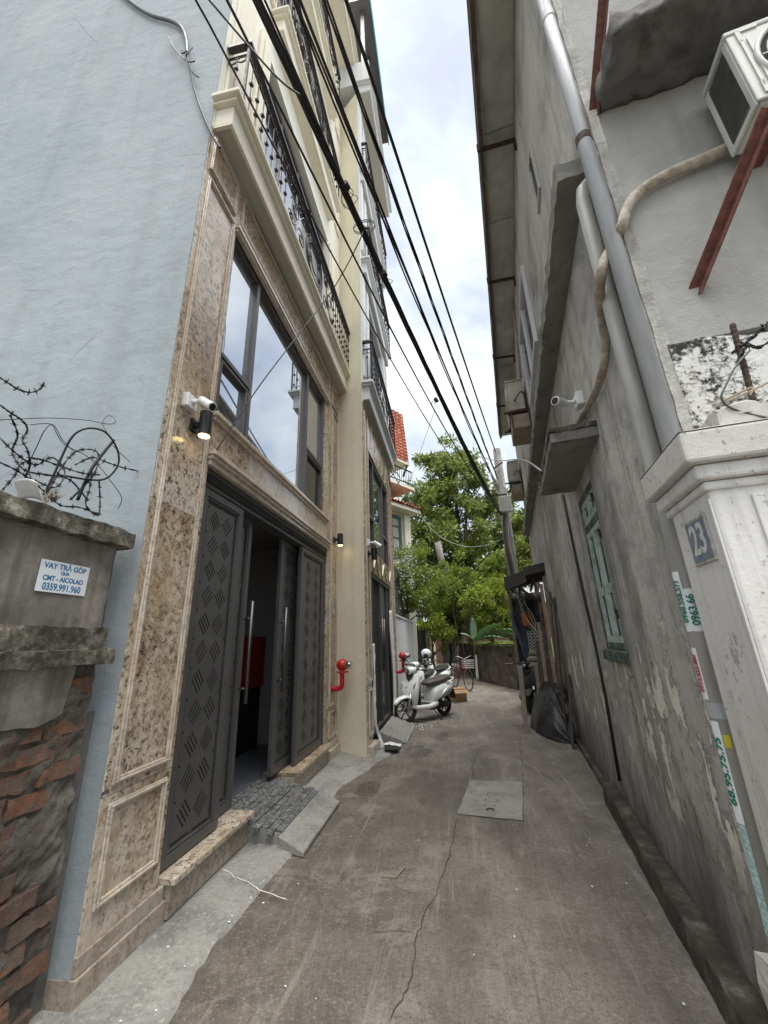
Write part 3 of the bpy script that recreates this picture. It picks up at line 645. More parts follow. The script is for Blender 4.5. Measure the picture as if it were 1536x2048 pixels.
# upper body: cream walls with the window bay
mb = L(); mb.box(U0, 2.85, -.24, 0, 6.0, 15.7); mb.box(5.4, U1, -.24, 0, 6.0, 15.7)
for za, zb in ((8.95, 9.9), (12.2, 13.1), (15.3, 15.7)): mb.box(2.8505, 5.3995, -.24, 0, za, zb)
mb.build('upper_wall', 'cream_pale', h1)
side = MB(); side.box(LX - 5.5, LX - .006, 2.022, 2.25, 0, 6.45); side.box(LX - 5.5, LX - .006, 2.022, 2.25, 6.4505, 15.7)
sd_ = side.build('side_wall', 'blue_plaster', h1)
mb = MB(); mb.box(LX - 4, LX - .25, 6.10, 6.22, 0, 15.7); mb.box(LX - 4.2, LX - 4, 2.3, 6.22, 0, 15.7); mb.build('rear_wall', 'cream', h1)
MB().box(LX - 4.2, LX + .0, 2.03, 6.22, 15.705, 15.85).build('roof_slab', 'cream', h1)
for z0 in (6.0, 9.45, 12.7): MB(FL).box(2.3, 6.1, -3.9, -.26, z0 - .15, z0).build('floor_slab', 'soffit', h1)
# pilasters and window surrounds on the upper floors
for z0, z1 in ((6.42, 8.9), (9.95, 12.15), (13.1, 15.2)):
    for a, b in ((2.10, 2.42), (5.78, 6.12)): L().box(a, b, .0005, .035, z0, z1).build('pilaster', 'cream_trim', h1, bevel=.01)
    for a, b in ((2.55, 2.80), (5.42, 5.68)):
        mb = L(); mb.box(a, b, .0005, .05, z0, z1); mb.box(a + .05, b - .05, .0505, .075, z0 + .1, z1 - .1); mb.build('window_surround', 'cream_trim', h1, bevel=.012)
    wf = L(); sweep_frame(wf, 2.851, 5.399, z0 - .0, z1 + .0, .07, -.17, -.09)
    for um in (3.48, 4.125, 4.77): wf.box(um - .03, um + .03, -.165, -.095, z0 + .07, z1 - .07)
    wf.box(2.92, 5.33, -.165, -.096, z1 - .62, z1 - .56)
    wf = wf.build('french_window', 'frame_grey', h1, bevel=.005)
    for a, b in ((2.92, 3.45), (3.51, 4.095), (4.155, 4.74), (4.80, 5.33)): L().box(a, b, -.145, -.135, z0 + .07, z1 - .07).build('pane', 'pale_glass', wf)
# balconies: stepped cornice slab + wrought iron railing
def baluster_mesh(h):
    mb = MB(); mb.tube([(0, 0, 0), (0, 0, h)], .0065, 5)
    for q in (.30, .62): mb.box(-.017, .017, -.017, .017, h * q - .014, h * q + .014); mb.box(-.011, .011, -.011, .011, h * q + .014, h * q + .024)
    return mb
def scroll(mb, u, z, r, s=1, turns=1.35, rad=.0055, w_=0, n=18):
    mb.tube([(u + s * r * (1 - .72 * k / n) * math.cos(k / n * turns * 2 * math.pi), w_, z + r * (1 - .72 * k / n) * math.sin(k / n * turns * 2 * math.pi)) for k in range(n + 1)], rad, 4)
def balcony(F, u0, u1, z, wo, house, trim, sof, fine=True, steps=None, rail=True, endrail=True):
    M_ = lambda: MB(F)
    steps = steps or ((.0, .26, wo), (.262, .035, wo + .045), (.30, .05, wo + .085))
    mb = M_()
    for dz, h, o in steps:
        mb.box(u0 - (o - wo), u1 + (o - wo), -.01, o, z + dz + (.022 if dz == 0 else 0), z + dz + h)
    mb.build('balcony_slab', trim, house, bevel=.008)
    mb = M_(); mb.box(u0 + .03, u1 - .03, .001, wo - .03, z + .008, z + .0215); sweep_frame_flat = [(u0, u1, .0, wo)]
    mb.build('balcony_soffit', sof, house)
    mb = M_(); mb.box(u0, u1, wo - .03, wo, z, z + .0218); mb.box(u0, u0 + .03, 0.001, wo - .0305, z, z + .0218); mb.box(u1 - .03, u1, 0.001, wo - .0305, z, z + .0218); mb.build('soffit_moulding', trim, house)
    if not rail: return
    zb = z + .39; zt = z + 1.26; wr = wo + .055; ua, ub = u0 + .03, u1 - .06
    mb = M_(); mb.bar((ua, wr, zb), (ub, wr, zb), .022, .012); mb.bar((ua, wr, zt - .14), (ub, wr, zt - .14), .02, .010)
    for u in (ua, ub): mb.box(u - .012, u + .012, wr - .012, wr + .012, z + .345, zt)
    if endrail:
        mb.bar((ua, .01, zb), (ua, wr, zb), .02, .012); mb.bar((ua, .01, zt - .14), (ua, wr, zt - .14), .02, .010)
        c_ = wr / 2
        mb.tube([(ua, c_, zb), (ua, c_, zt - .14)], .008, 6)
        for zz_, s2 in ((zb + .055, 1), (zt - .195, -1)):
            for s_ in (-1, 1):
                mb.tube([(ua, c_ + s_ * (.05 + .045 * math.cos(a)), zz_ + s2 * .045 * math.sin(a)) for a in np.linspace(2.9, -2.6, 12)], .007, 5)
        mb.box(ua - .016, ua + .016, c_ - .016, c_ + .016, zt - .34, zt - .31)
    rl = mb.build('railing', 'iron', house)
    hr = M_(); hr.box(ua - .03, ub + .02, wr - .035, wr + .035, zt, zt + .05)
    if endrail: hr.box(ua - .03, ua + .03, .005, wr - .0355, zt, zt + .05)
    hr.build('handrail', 'handrail', rl, bevel=.008)
    cu = (ua + ub) / 2; med = .95 if fine else .6
    proto = None; u = ua + .10
    while u < ub - .04:
        if abs(u - cu) > med * .98:
            o = Matrix(F) @ Matrix.Translation((u, wr, zb))
            if proto is None:
                bm_ = baluster_mesh(zt - .14 - zb); bm_.F = None
                proto = bm_.build('baluster', 'iron', rl); setpar(proto, rl)
                l, r_, s_ = o.decompose(); proto.location = l; proto.rotation_euler = (0, 0, 0)
            else:
                inst(proto, 'baluster', Matrix.Translation(o.translation), rl)
            if fine:
                pass
        u += .125 if fine else .16
    mb = M_(); hmid = (zb + zt - .14) / 2; hh = (zt - .14 - zb) / 2
    k = ua + .10
    while k < ub:                                   # ring frieze under the handrail
        mb.tube([(k + .045 * math.cos(a), wr, zt - .07 + .045 * math.sin(a)) for a in np.linspace(0, 2 * math.pi, 10)[:-1]], .0055, 4, closed=True)
        k += .125 if fine else .2
    for rx, rz in ((.36, hh * .98), (.31, hh * .85), (.14, hh * .5)):
        mb.tube([(cu + rx * math.cos(a), wr, hmid + rz * math.sin(a)) for a in np.linspace(0, 2 * math.pi, 28)[:-1]], .008, 5, closed=True)
    for s_ in (-1, 1):
        for du, dz, r_ in ((.52, .2, .13), (.52, -.2, .13), (.74, .02, .15), (.20, .12, .07), (.20, -.12, .07), (.87, .24, .07), (.87, -.24, .07)):
            if du < med: scroll(mb, cu + s_ * du, hmid + dz * hh / .36, r_, s_, rad=.0075, w_=wr)
        mb.tube([(cu + s_ * (.36 + .5 * t), wr, hmid + hh * .9 * math.cos(3.1 * t)) for t in np.linspace(0, 1, 10)], .0075, 5)
    mb.build('scrollwork', 'iron', rl)['kind'] = 'stuff'
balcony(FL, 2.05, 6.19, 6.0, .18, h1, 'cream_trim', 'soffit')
balcony(FL, 2.80, 5.38, 9.45, .18, h1, 'cream_trim', 'cream')
balcony(FL, 2.80, 5.38, 12.6, .18, h1, 'cream_trim', 'cream')
balcony(FL, 2.04, 6.21, 15.87, .46, h1, 'cream_trim', 'cream', rail=False)
# big reflective shop-front window
wd = L(); sweep_frame(wd, 2.553, 5.46, 3.325, 5.36, .05, -.13, -.03)
for um in (3.12, 4.70): wd.box(um - .026, um + .026, -.125, -.025, 3.375, 5.31)
wd.box(2.603, 3.0935, -.12, -.022, 3.93, 3.98); wd.box(4.7265, 5.41, -.12, -.022, 4.09, 4.14)
wd = wd.build('shop_window', 'frame_grey', h1, bevel=.006)
for a, b, c_, d_ in ((2.603, 3.085, 3.375, 3.92), (4.735, 5.41, 3.375, 4.08)):
    mb = L(); sweep_frame(mb, a + .004, b - .004, c_ + .004, d_ - .004, .028, -.105, -.03); mb.build('vent_sash', 'frame_grey', wd, bevel=.005)
for a, b, c_, d_, m in ((2.603, 3.0935, 3.98, 5.31, 'mirror_glass'), (2.635, 3.053, 3.407, 3.888, 'mirror_glass'), (3.1465, 4.6735, 3.375, 5.31, 'mirror_glass'), (4.7265, 5.41, 4.14, 5.31, 'mirror_glass'), (4.767, 5.378, 3.407, 4.048, 'dark_glass')):
    L().box(a, b, -.085, -.075, c_, d_).build('pane', m, wd)
# granite reveal right of the window
L().box(5.462, 5.6565, -.23, -.004, 3.302, 5.44).build('stone_slab', 'granite', h1)
L().box(5.45, 5.655, -.24, -.2305, 3.3, 5.44).build('window_reveal', 'granite', h1)

# ramp of dark pavers in the doorway with a pale cement lip
rm = thing('paved_ramp', 'short door ramp of dark patterned pavers with a pale cement lip', 'ramp', (-1.5, 3.95, 0))
prof = [(-2.05, .215), (-1.44, .115), (-1.20, .03)]
pr = [Vector((-2.06, 3.53, .0)), Vector((-2.06, 3.53, .2)), Vector((-1.45, 3.53, .09)), Vector((-1.45, 3.53, 0))]
MB().extr(pr, (0, .97, 0)).build('ramp_core', 'strip_concrete', rm)
MB().extr([Vector((-1.4495, 3.47, 0)), Vector((-1.4495, 3.47, .098)), Vector((-1.22, 3.40, .03)), Vector((-1.22, 3.40, 0))], (.0, 1.0, 0)).build('ramp_lip', 'strip_concrete', rm, bevel=.006)
pt = MB().box(-.0292, .0292, -.0482, .0482, 0, .022).build('paver', 'paver', rm, bevel=.002); first = True
nrow, ncol = 10, 10
for i in range(nrow):
    for j in range(ncol):
        x = -2.02 + .0605 * i; y = 3.535 + .098 * j + (.049 if i % 2 else 0)
        if y > 4.46: continue
        zz_ = .2 - (x + 2.06) * (.11 / .61) + (.006 if i < 6 else 0) + random.uniform(-.0008, .0008)
        mt = Matrix.Translation((x, y, zz_ - .006)) @ Matrix.Rotation(R(10.2) + random.uniform(-.01, .01), 4, 'Y')
        if first:
            setpar(pt, rm); l, q, s_ = mt.decompose(); pt.location = l; pt.rotation_euler = q.to_euler(); first = False
        else: inst(pt, 'paver', mt, rm)

# ------------------------------------------------------------------ second house (cream flank, granite front)
h2 = thing('cream_side_house', 'second town house with a bare cream side wall, white trim and plastic-wrapped steel door', 'house', (L2X - .3, 7.5, 0))
V0, V1 = 5.96, 9.12
L2 = lambda: MB(FL2)
# skewed flank
MB().extr([Vector((LX + .001, 6.26, 0)), Vector((L2X - .022, 5.945, 0)), Vector((L2X - .022, 6.2, 0)), Vector((LX + .001, 6.5, 0))], (0, 0, 14.6)).build('side_wall', 'cream', h2)
MB().box(LX - 3, LX, 6.225, 6.5, 0, 14.6).build('side_wall', 'cream', h2)
for z0, z1 in ((.15, .9), (.903, 2.5), (2.503, 4.2), (4.203, 5.6)):
    slab(L2, 5.952, 6.30, z0, z1, 'granite', d=(-.02, 0), par=h2); slab(L2, 8.60, V1, z0, z1, 'granite', par=h2)
for a, b in ((6.303, 7.1), (7.103, 7.85), (7.853, 8.597)):
    slab(L2, a, b, 2.62, 3.02, 'granite', par=h2); slab(L2, a, b, 4.85, 5.6, 'granite', par=h2)
mb = L2(); mb.box(5.93, 6.34, -.018, .08, 0, .15); mb.build('plinth', 'granite_trim', h2, bevel=.005)
mb = L2(); mb.box(8.58, V1 + .02, -.1, .06, 0, .15); mb.build('plinth', 'granite_trim', h2, bevel=.005)
for a, b, c_, d_ in ((6.0, 6.26, .95, 5.45), (6.0, 6.26, .25, .85), (8.66, 9.06, .95, 5.45), (8.66, 9.06, .25, .85)):
    mb = L2(); sweep_frame(mb, a, b, c_, d_, .03, .0005, .022); mb.build('panel_moulding', 'granite_trim', h2, bevel=.004)
for k in range(5):        # slanted battens on the spandrel and head, with dark bars for shadow lines
    a = 6.42 + .44 * k
    L2().bar((a + .20, .004, 2.64), (a - .02, .004, 3.0), .016, .014, (0, 1, 0)).build('batten_and_shadow', 'old_timber', h2)  # diagonal shadow line put in as a dark bar
    if k % 2 == 0: L2().bar((a + .17, .010, 2.70), (a + .40, .010, 2.95), .030, .022, (0, 1, 0)).build('batten_and_shadow', 'cream_trim', h2)
    L2().bar((a + .1, .008, 4.95), (a + .30, .008, 5.5), .022, .016, (0, 1, 0)).build('batten_and_shadow', 'granite_trim', h2)
mb = L2(); sweep_frame(mb, 6.303, 8.597, .15, 2.618, .06, -.14, -.03)
for um in (6.62, 7.45, 8.26): mb.box(um - .03, um + .03, -.135, -.035, .21, 2.558)
d2 = mb.build('door_frame', 'steel_dark', h2, bevel=.005)
for a, b, m in ((6.363, 6.59, 'steel_dark'), (6.65, 7.42, 'dark_hole'), (7.48, 8.23, 'steel_dark'), (8.29, 8.537, 'steel_dark')):
    L2().box(a, b, -.10, -.085, .21, 2.558).build('door_leaf', m, d2)
mb = L2()
for hu in (7.36, 7.56): mb.cyl((hu, .0, 1.0), (hu, .0, 1.9), .015); mb.cyl((hu, -.09, 1.15), (hu, 0, 1.15), .01); mb.cyl((hu, -.09, 1.75), (hu, 0, 1.75), .01)
mb.build('handle', 'brushed', d2, smooth=True)
mb = L2(); sweep_frame(mb, 6.303, 8.597, 3.022, 4.848, .05, -.13, -.03)
for um in (6.95, 8.0): mb.box(um - .03, um + .03, -.125, -.035, 3.072, 4.798)
mb.box(8.03, 8.547, -.12, -.036, 3.62, 3.68); mb.box(6.353, 6.92, -.12, -.036, 3.62, 3.68)
w2 = mb.build('shop_window', 'frame_grey', h2, bevel=.005)
for a, b in ((6.353, 6.92), (6.98, 7.97), (8.03, 8.547)): L2().box(a, b, -.085, -.075, 3.072, 4.798).build('pane', 'mirror_glass' if a > 6.5 and a < 8 else 'dark_glass', w2)
mb = L2(); mb.box(6.21, V1, -.25, 0, 5.601, 6.05); mb.box(5.95, 6.2095, -.02, 0, 5.601, 14.6); mb.box(6.21, 6.6, -.25, 0, 6.0505, 14.6); mb.box(8.45, V1, -.25, 0, 6.0505, 14.6)
for za, zb in ((8.6, 9.35), (11.4, 12.2), (14.1, 14.6)): mb.box(6.6005, 8.4495, -.25, 0, za, zb)
mb.build('upper_wall', 'white_trim', h2)
mb = MB(); mb.box(L2X - 3.6, L2X - .26, V1 - .14, V1, 0, 14.6); mb.box(L2X - 3.8, L2X - 3.61, 6.5, V1, 0, 14.6); mb.build('rear_wall', 'white_trim', h2)
for z0 in (6.0, 9.0, 12.0): MB(FL2).box(6.3, 9.0, -3.5, -.26, z0 - .15, z0).build('floor_slab', 'soffit', h2)
for z0, z1 in ((6.2, 8.6), (9.36, 11.4), (12.2, 14.1)):
    wf = L2(); sweep_frame(wf, 6.601, 8.449, z0, z1, .07, -.17, -.09); wf.box(7.49, 7.55, -.165, -.095, z0 + .07, z1 - .07); wf = wf.build('french_window', 'frame_grey', h2)
    for a, b in ((6.67, 7.49), (7.55, 8.38)): L2().box(a, b, -.145, -.135, z0 + .07, z1 - .07).build('pane', 'pale_glass', wf)
    for a in (6.02, 6.40, 8.50, 8.9): L2().box(a, a + .16, .0005, .04, z0, z1).build('pilaster', 'white_trim', h2, bevel=.008)
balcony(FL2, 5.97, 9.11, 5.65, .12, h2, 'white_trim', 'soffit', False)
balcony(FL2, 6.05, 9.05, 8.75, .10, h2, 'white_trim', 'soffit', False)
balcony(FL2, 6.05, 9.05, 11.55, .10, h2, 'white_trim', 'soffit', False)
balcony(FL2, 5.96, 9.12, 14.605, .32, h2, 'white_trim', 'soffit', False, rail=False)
MB().box(L2X - 3.8, L2X + .30, 5.97, 9.11, 14.99, 15.9).build('parapet', 'white_trim', h2)
mb = L2(); mb.box(6.0, 9.0, -1.2, -.9, 15.9, 18.3); mb.build('penthouse', 'dark_glass', h2)
mb = L2()
for u in (6.05, 7.0, 8.0, 9.0): mb.box(u - .05, u + .05, .1, .2, 15.9, 18.4)
mb.build('penthouse_post', 'frame_grey', h2)
mb = L2(); mb.box(5.8, 9.2, -1.5, .40, 18.41, 18.5); mb.build('roof_canopy', 'frame_grey', h2)
L2().box(5.78, 9.22, .401, .43, 18.30, 18.56).build('teal_fascia', 'teal_roof', h2)
# small ramp at house two
rm2 = thing('paved_ramp', 'grey paved ramp before the plastic-wrapped door of the second house', 'ramp', (-1.0, 7.2, 0))
MB().extr([Vector((-1.24, 6.75, 0)), Vector((-1.24, 6.75, .17)), Vector((-.82, 6.75, .02)), Vector((-.82, 6.75, 0))], (0, 1.35, 0)).build('ramp_core', 'strip_concrete', rm2)
p0 = None
for i in range(6):
    for j in range(12):
        x = -1.205 + .066 * i; y = 6.81 + .11 * j + (.05 if i % 2 else 0)
        if y > 8.07: continue
        mt = Matrix.Translation((x, y, .157 - (x + 1.24) * .357 + .002)) @ Matrix.Rotation(R(19.6), 4, 'Y')
        if p0 is None:
            p0 = MB().box(-.029, .029, -.05, .05, 0, .016).build('paver', 'cover_slab', rm2, bevel=.003); l, q, s_ = mt.decompose(); p0.location = l; p0.rotation_euler = q.to_euler()
        else: inst(p0, 'paver', mt, rm2)

# ------------------------------------------------------------------ weathered house on the right
def rough_box(mb, x0, x1, y0, y1, z0, z1, step=.06, amp=.02, fq=7, seed=0, keep=()):
    """box cut into a grid and pushed about by noise; keep lists faces ('x0','y0',...) left flat"""
    dims = [max(1, int((b - a) / step)) for a, b in ((x0, x1), (y0, y1), (z0, z1))]
    idx = {}; vs = []; fs = []
    lo = (x0, y0, z0); hi = (x1, y1, z1); nm = ('x', 'y', 'z')
    def vid(i, j, k):
        key = (i, j, k)
        if key not in idx:
            q = [lo[a] + (hi[a] - lo[a]) * c / dims[a] for a, c in enumerate(key)]
            d = [amp * mnoise.noise(Vector((q[0] * fq + 31 * a + seed, q[1] * fq, q[2] * fq))) + amp * .5 * mnoise.noise(Vector((q[0] * fq * 3 + 17 * a + seed, q[1] * fq * 3, q[2] * fq * 3))) for a in range(3)]
            for a, c in enumerate(key):
                if (c == 0 and nm[a] + '0' in keep) or (c == dims[a] and nm[a] + '1' in keep): d[a] = 0
            idx[key] = len(vs); vs.append(tuple(q[a] + d[a] for a in range(3)))
        return idx[key]
    A, B, C = dims
    for i in range(A):
        for j in range(B):
            for k in (0, C): fs.append((vid(i, j, k), vid(i + 1, j, k), vid(i + 1, j + 1, k), vid(i, j + 1, k)))
    for i in range(A):
        for k in range(C):
            for j in (0, B): fs.append((vid(i, j, k), vid(i + 1, j, k), vid(i + 1, j, k + 1), vid(i, j, k + 1)))
    for j in range(B):
        for k in range(C):
            for i in (0, A): fs.append((vid(i, j, k), vid(i, j + 1, k), vid(i, j + 1, k + 1), vid(i, j, k + 1)))
    return mb.add(vs, fs)
rh = thing('weathered_house', 'old two-storey house of stained grey cement with a low eave and small canopy', 'house', ST(5, 1.5))
Q = lambda: MB(FRT)
S0 = 1.684
WS0, WS1, WZ0, WZ1 = 3.24, 3.90, 1.38, 2.68
mb = Q()
mb.box(S0, WS0, -.25, 0, 0, 4.03); mb.box(WS1, 8.1, -.25, 0, 0, 4.03); mb.box(WS0 + .0005, WS1 - .0005, -.25, 0, 0, WZ0); mb.box(WS0 + .0005, WS1 - .0005, -.25, 0, WZ1, 4.03)
mb.box(8.1005, 11.3, -.25, 0, 2.86, 4.03)
mb.build('lower_wall', 'cement_wall', rh)
mb = Q(); mb.box(S0, 11.3, -.25, -.002, 4.0305, 7.3); mb.build('upper_wall', 'cement_upper', rh)
mb = MB(FNR); mb.box(.775, 4.2, -.26, 0, 2.66, 9.0); mb.build('gable_wall', 'gable_grey', rh)
mb = MB(FNR); poly = [(.775, 0, 0), (4.2, 0, 0), (4.2, 0, 2.665)]
for k in range(60):
    t = 4.2 - (4.2 - .775) * (k + 1) / 61; poly.append((t, 0, 2.64 + .05 * nz3(t * 5, 2) + .035 * nz3(t * 17, 6)))
poly.append((.775, 0, 2.66))
mb.extr([Vector((p[0], .006, p[2])) for p in poly], (0, -.26, 0)); mb.build('gable_foot', 'limewash', rh)
mb = Q(); mb.box(8.1, 11.3, -1.6, -1.45, 0, 2.86); mb.box(11.15, 11.3, -1.45, -.25, 0, 2.86); mb.build('recess_wall', 'sheet_dark', rh)
mb = MB(); mb.add([ST(1.7, 4.2, 0), ST(11.3, 4.2, 0), ST(11.3, 4.2, 7.3), ST(1.7, 4.2, 7.3)], [(0, 1, 2, 3)]); mb.build('rear_wall', 'cement_upper', rh)
# floor band slab with a crumbled edge
mb = Q(); rough_box(mb, 1.85, 10.8, -.005, .155, 4.04, 4.17, .05, .016, 8, 3, ('y0',)); mb.build('floor_band', 'slab_concrete', rh)
# eave
for i in range(9):
    a = 1.1 + 1.1 * i
    mb = Q(); mb.box(a + .006, min(a + 1.094, 11.0), .004, .36, 7.16 + .004 * (i % 3), 7.19 + .004 * (i % 3)); mb.build('eave_panel', 'zinc_sheet', rh)
mb = Q(); rough_box(mb, 1.1, 11.0, .365, .405, 7.10, 7.24, .07, .006, 5, 9); mb.build('fascia_board', 'old_timber', rh)
mb = Q(); rough_box(mb, 1.1, 11.0, .335, .362, 7.12, 7.155, .09, .006, 6, 19); mb.build('eave_batten', 'wood_beige', rh)
for s_ in (3.4, 5.35, 7.3, 9.2):
    mb = Q(); mb.bar((s_, -.0, 7.06), (s_, .43, 7.10), .035, .035); mb.bar((s_, .012, 6.9), (s_, .012, 7.06), .03, .03); mb.bar((s_, .42, 7.1), (s_, .42, 7.2), .03, .03); mb.build('gutter_bracket', 'rust_dark', rh)
mb = Q(); mb.add([(1.0, .42, 7.25), (11.1, .42, 7.25), (11.1, -3.6, 9.3), (1.0, -3.6, 9.3), (1.0, .42, 7.3), (11.1, .42, 7.3), (11.1, -3.6, 9.35), (1.0, -3.6, 9.35)], [(0, 1, 2, 3), (4, 7, 6, 5), (0, 4, 5, 1), (1, 5, 6, 2), (2, 6, 7, 3), (3, 7, 4, 0)]); mb.build('roof_sheet', 'zinc_sheet', rh)
# canopy over the window
mb = Q(); rough_box(mb, 2.74, 3.90, -.003, .31, 2.80, 2.87, .04, .008, 9, 5, ('y0',)); mb.build('window_canopy', 'slab_concrete', rh)
mb = Q(); rough_box(mb, 2.73, 3.905, .0, .315, 2.871, 2.905, .035, .014, 14, 7, ('y0',)); mb.build('canopy_top', 'mossy_concrete', rh)
# shuttered window
win = Q(); sweep_frame(win, WS0 + .002, WS1 - .002, WZ0 + .002, WZ1 - .002, .05, -.12, -.006); win.box(WS0 + .052, WS1 - .052, -.11, -.008, 2.36, 2.42)
win = win.build('shutter_window', 'shutter_green', rh, bevel=.006)
Q().box(WS0 - .03, WS1 + .03, -.1, .03, 1.30, 1.379).build('sill', 'shutter_green', win, bevel=.008)
for a, b in ((WS0 + .054, 3.566), (3.574, WS1 - .054)):
    for z0, z1 in ((1.434, 2.356), (2.424, 2.625)):
        mb = Q(); sweep_frame(mb, a, b, z0, z1, .05, -.06, -.012)
        if z1 < 2.4: mb.box(a + .05, b - .05, -.058, -.014, 1.80, 1.87)
        lf = mb.build('shutter_leaf', 'shutter_pale', win, bevel=.004)
        for q0, q1 in (((z0 + .05, 1.80), (1.87, z1 - .05)) if z1 < 2.4 else ((z0 + .05, z1 - .05),)):
            Q().box(a + .05, b - .05, -.05, -.035, q0, q1).build('panel', 'shutter_green', lf)
for z0 in (1.6, 2.2, 2.5): Q().bar((WS0 + .05, -.004, z0), (WS0 + .05, .006, z0 + .07), .02, .012).build('hinge', 'rust_dark', win)
# vent and upper window
v_ = Q(); sweep_frame(v_, 2.80, 3.05, 5.35, 5.95, .035, .0, .02); v_ = v_.build('vent_window', 'cement_upper', rh)
Q().box(2.835, 3.015, -.0015, .004, 5.385, 5.915).build('pane', 'dark_glass', v_)
for k in range(3): Q().box(2.835 + .05 * k + .02, 2.845 + .05 * k + .02, .005, .012, 5.385, 5.915).build('slat', 'frame_grey', v_)
v_ = Q(); sweep_frame(v_, 4.35, 5.9, 4.95, 6.2, .05, .0, .045); v_.box(5.1, 5.15, 0, .04, 5.0, 6.15); v_ = v_.build('casement_window', 'white_trim', rh)
for a, b in ((4.4, 5.1), (5.15, 5.85)): Q().box(a, b, -.0015, .012, 5.0, 6.15).build('pane', 'pale_glass', v_)
# crumbled concrete ledge and peeled corner on the gable
mb = MB(FNR); rough_box(mb, .80, 3.2, -.003, .34, 4.20, 4.33, .03, .03, 10, 13, ('y0',)); mb.build('gable_ledge', 'rough_concrete', rh, smooth=True)
mb = MB(FNR); rough_box(mb, .738, .785, -.02, .004, 2.2, 7.2, .04, .006, 7, 4); mb.build('broken_corner', 'cement_wall', rh)
# drain pipes
dp = tag(MB().cyl(ST(1.68, .69, 1.9), ST(1.68, .69, 7.6), .036, n=20).build('drain_pipe', 'pvc_grey', smooth=True), 'tall grey plastic drain pipe at the corner of the weathered house', 'pipe')
MB().cyl(ST(1.68, .69, 4.02), ST(1.68, .69, 4.07), .039, n=20).build('pipe_clamp', 'rust_dark', dp)
MB().cyl(ST(1.68, .69, 5.2), ST(1.68, .69, 5.27), .0395, n=20).build('pipe_joint', 'pvc_grey', dp)
dp2 = tag(MB().tube([ST(1.88, .685, .0), ST(1.88, .685, 3.86), ST(1.88, .70, 3.95), ST(1.88, .74, 3.99)], .038, 20).build('drain_pipe', 'pvc_pale', smooth=True), 'paler plastic drain pipe plastered with phone number stickers beside the gate pillar', 'pipe')
MB().cyl(ST(1.88, .685, 1.20), ST(1.88, .685, 1.25), .0405, n=20).build('pipe_joint', 'pvc_grey', dp2)
# phone number stickers on the pale pipe
def vsticker(s_, z0, z1, txt, ink, lab, ang=0.0, wd=.034):
    """strip bent round the pipe, text reads upward"""
    c_ = ST(1.88, .685, 0); rr = .0385; a0 = ang
    da = wd / rr / 2; pts = []
    mb = MB(); nn_ = 5
    def onp(a, z, r_=rr): return c_ + (NR * math.cos(a) - DR * math.sin(a)) * r_ + UZ * z
    mb.grid(lambda u, v: onp(a0 - da + 2 * da * u, z0 + (z1 - z0) * v + .0015 * nz3(u * 3, v * 5, z0 * 9)), 8, 10)
    st = tag(mb.build('sticker', 'paper_white' if txt else ink, recalc=False), lab, 'sticker')
    if not txt: return
    out = NR * math.cos(a0) - DR * math.sin(a0)
    ctr = onp(a0, (z0 + z1) / 2, rr + .0012)
    up = Vector((0, 0, 1)); right = up; upv = out.cross(up) * -1
    ln = len(txt); size = wd * 1.0
    tm = text_mesh('lettering', txt, size, FX(up, up.cross(out) * -1 if 0 else out.cross(up), ctr), ink, None, ext=.0004, sx=(z1 - z0) * .92 / (size * .58 * ln), bold=.001)
    # wrap letters onto the pipe
    for v in tm.data.vertices:
        q = Vector(v.co) - ctr; lat = q.dot(out.cross(up)); v.co = onp(a0 - lat / rr, (z0 + z1) / 2 + q.z, rr + .0021 + .0004 * (1 if q.dot(out) > 0 else 0))
    setpar(tm, st)
vsticker(0, 1.50, 1.73, '0968.558.577', 'ink_green', 'green 0968.558.577 phone sticker on the pale drain pipe', .35)
vsticker(0, 1.50, 1.66, '0963.66', 'ink_green', 'green 0963.66 sticker half hidden behind the gate pillar', 1.25)
vsticker(0, 1.80, 1.98, '160.011.0390', 'ink_green', 'narrow torn green number sticker high on the pale drain pipe', -.55, .03)
vsticker(0, 1.26, 1.44, '0972.623.680', 'ink_red', 'red 0972.623.680 phone sticker on the pale drain pipe', .1)
vsticker(0, .88, 1.19, '68.95.75.75', 'ink_green', 'green number strip ending 95.75.75 low on the drain pipe', .35)
vsticker(0, .58, .878, '', 'ink_faded', 'faded pale green sticker strip lowest on the drain pipe', .35)
vsticker(0, 1.11, 1.15, '', 'ink_yellow', 'tiny yellow sticker low on the drain pipe', 1.15, .02)
# conduit down the wall
tag(MB().tube([PT(1126, 990, .715), PT(1140, 1060, .715), PT(1165, 1180, .715), PT(1190, 1290, .715), PT(1212, 1400, .715), ST(4.35, .715, .3)], .013, 8).build('conduit', 'cable_black', smooth=True), 'thin dark conduit running down the wall past the green shutters', 'pipe')
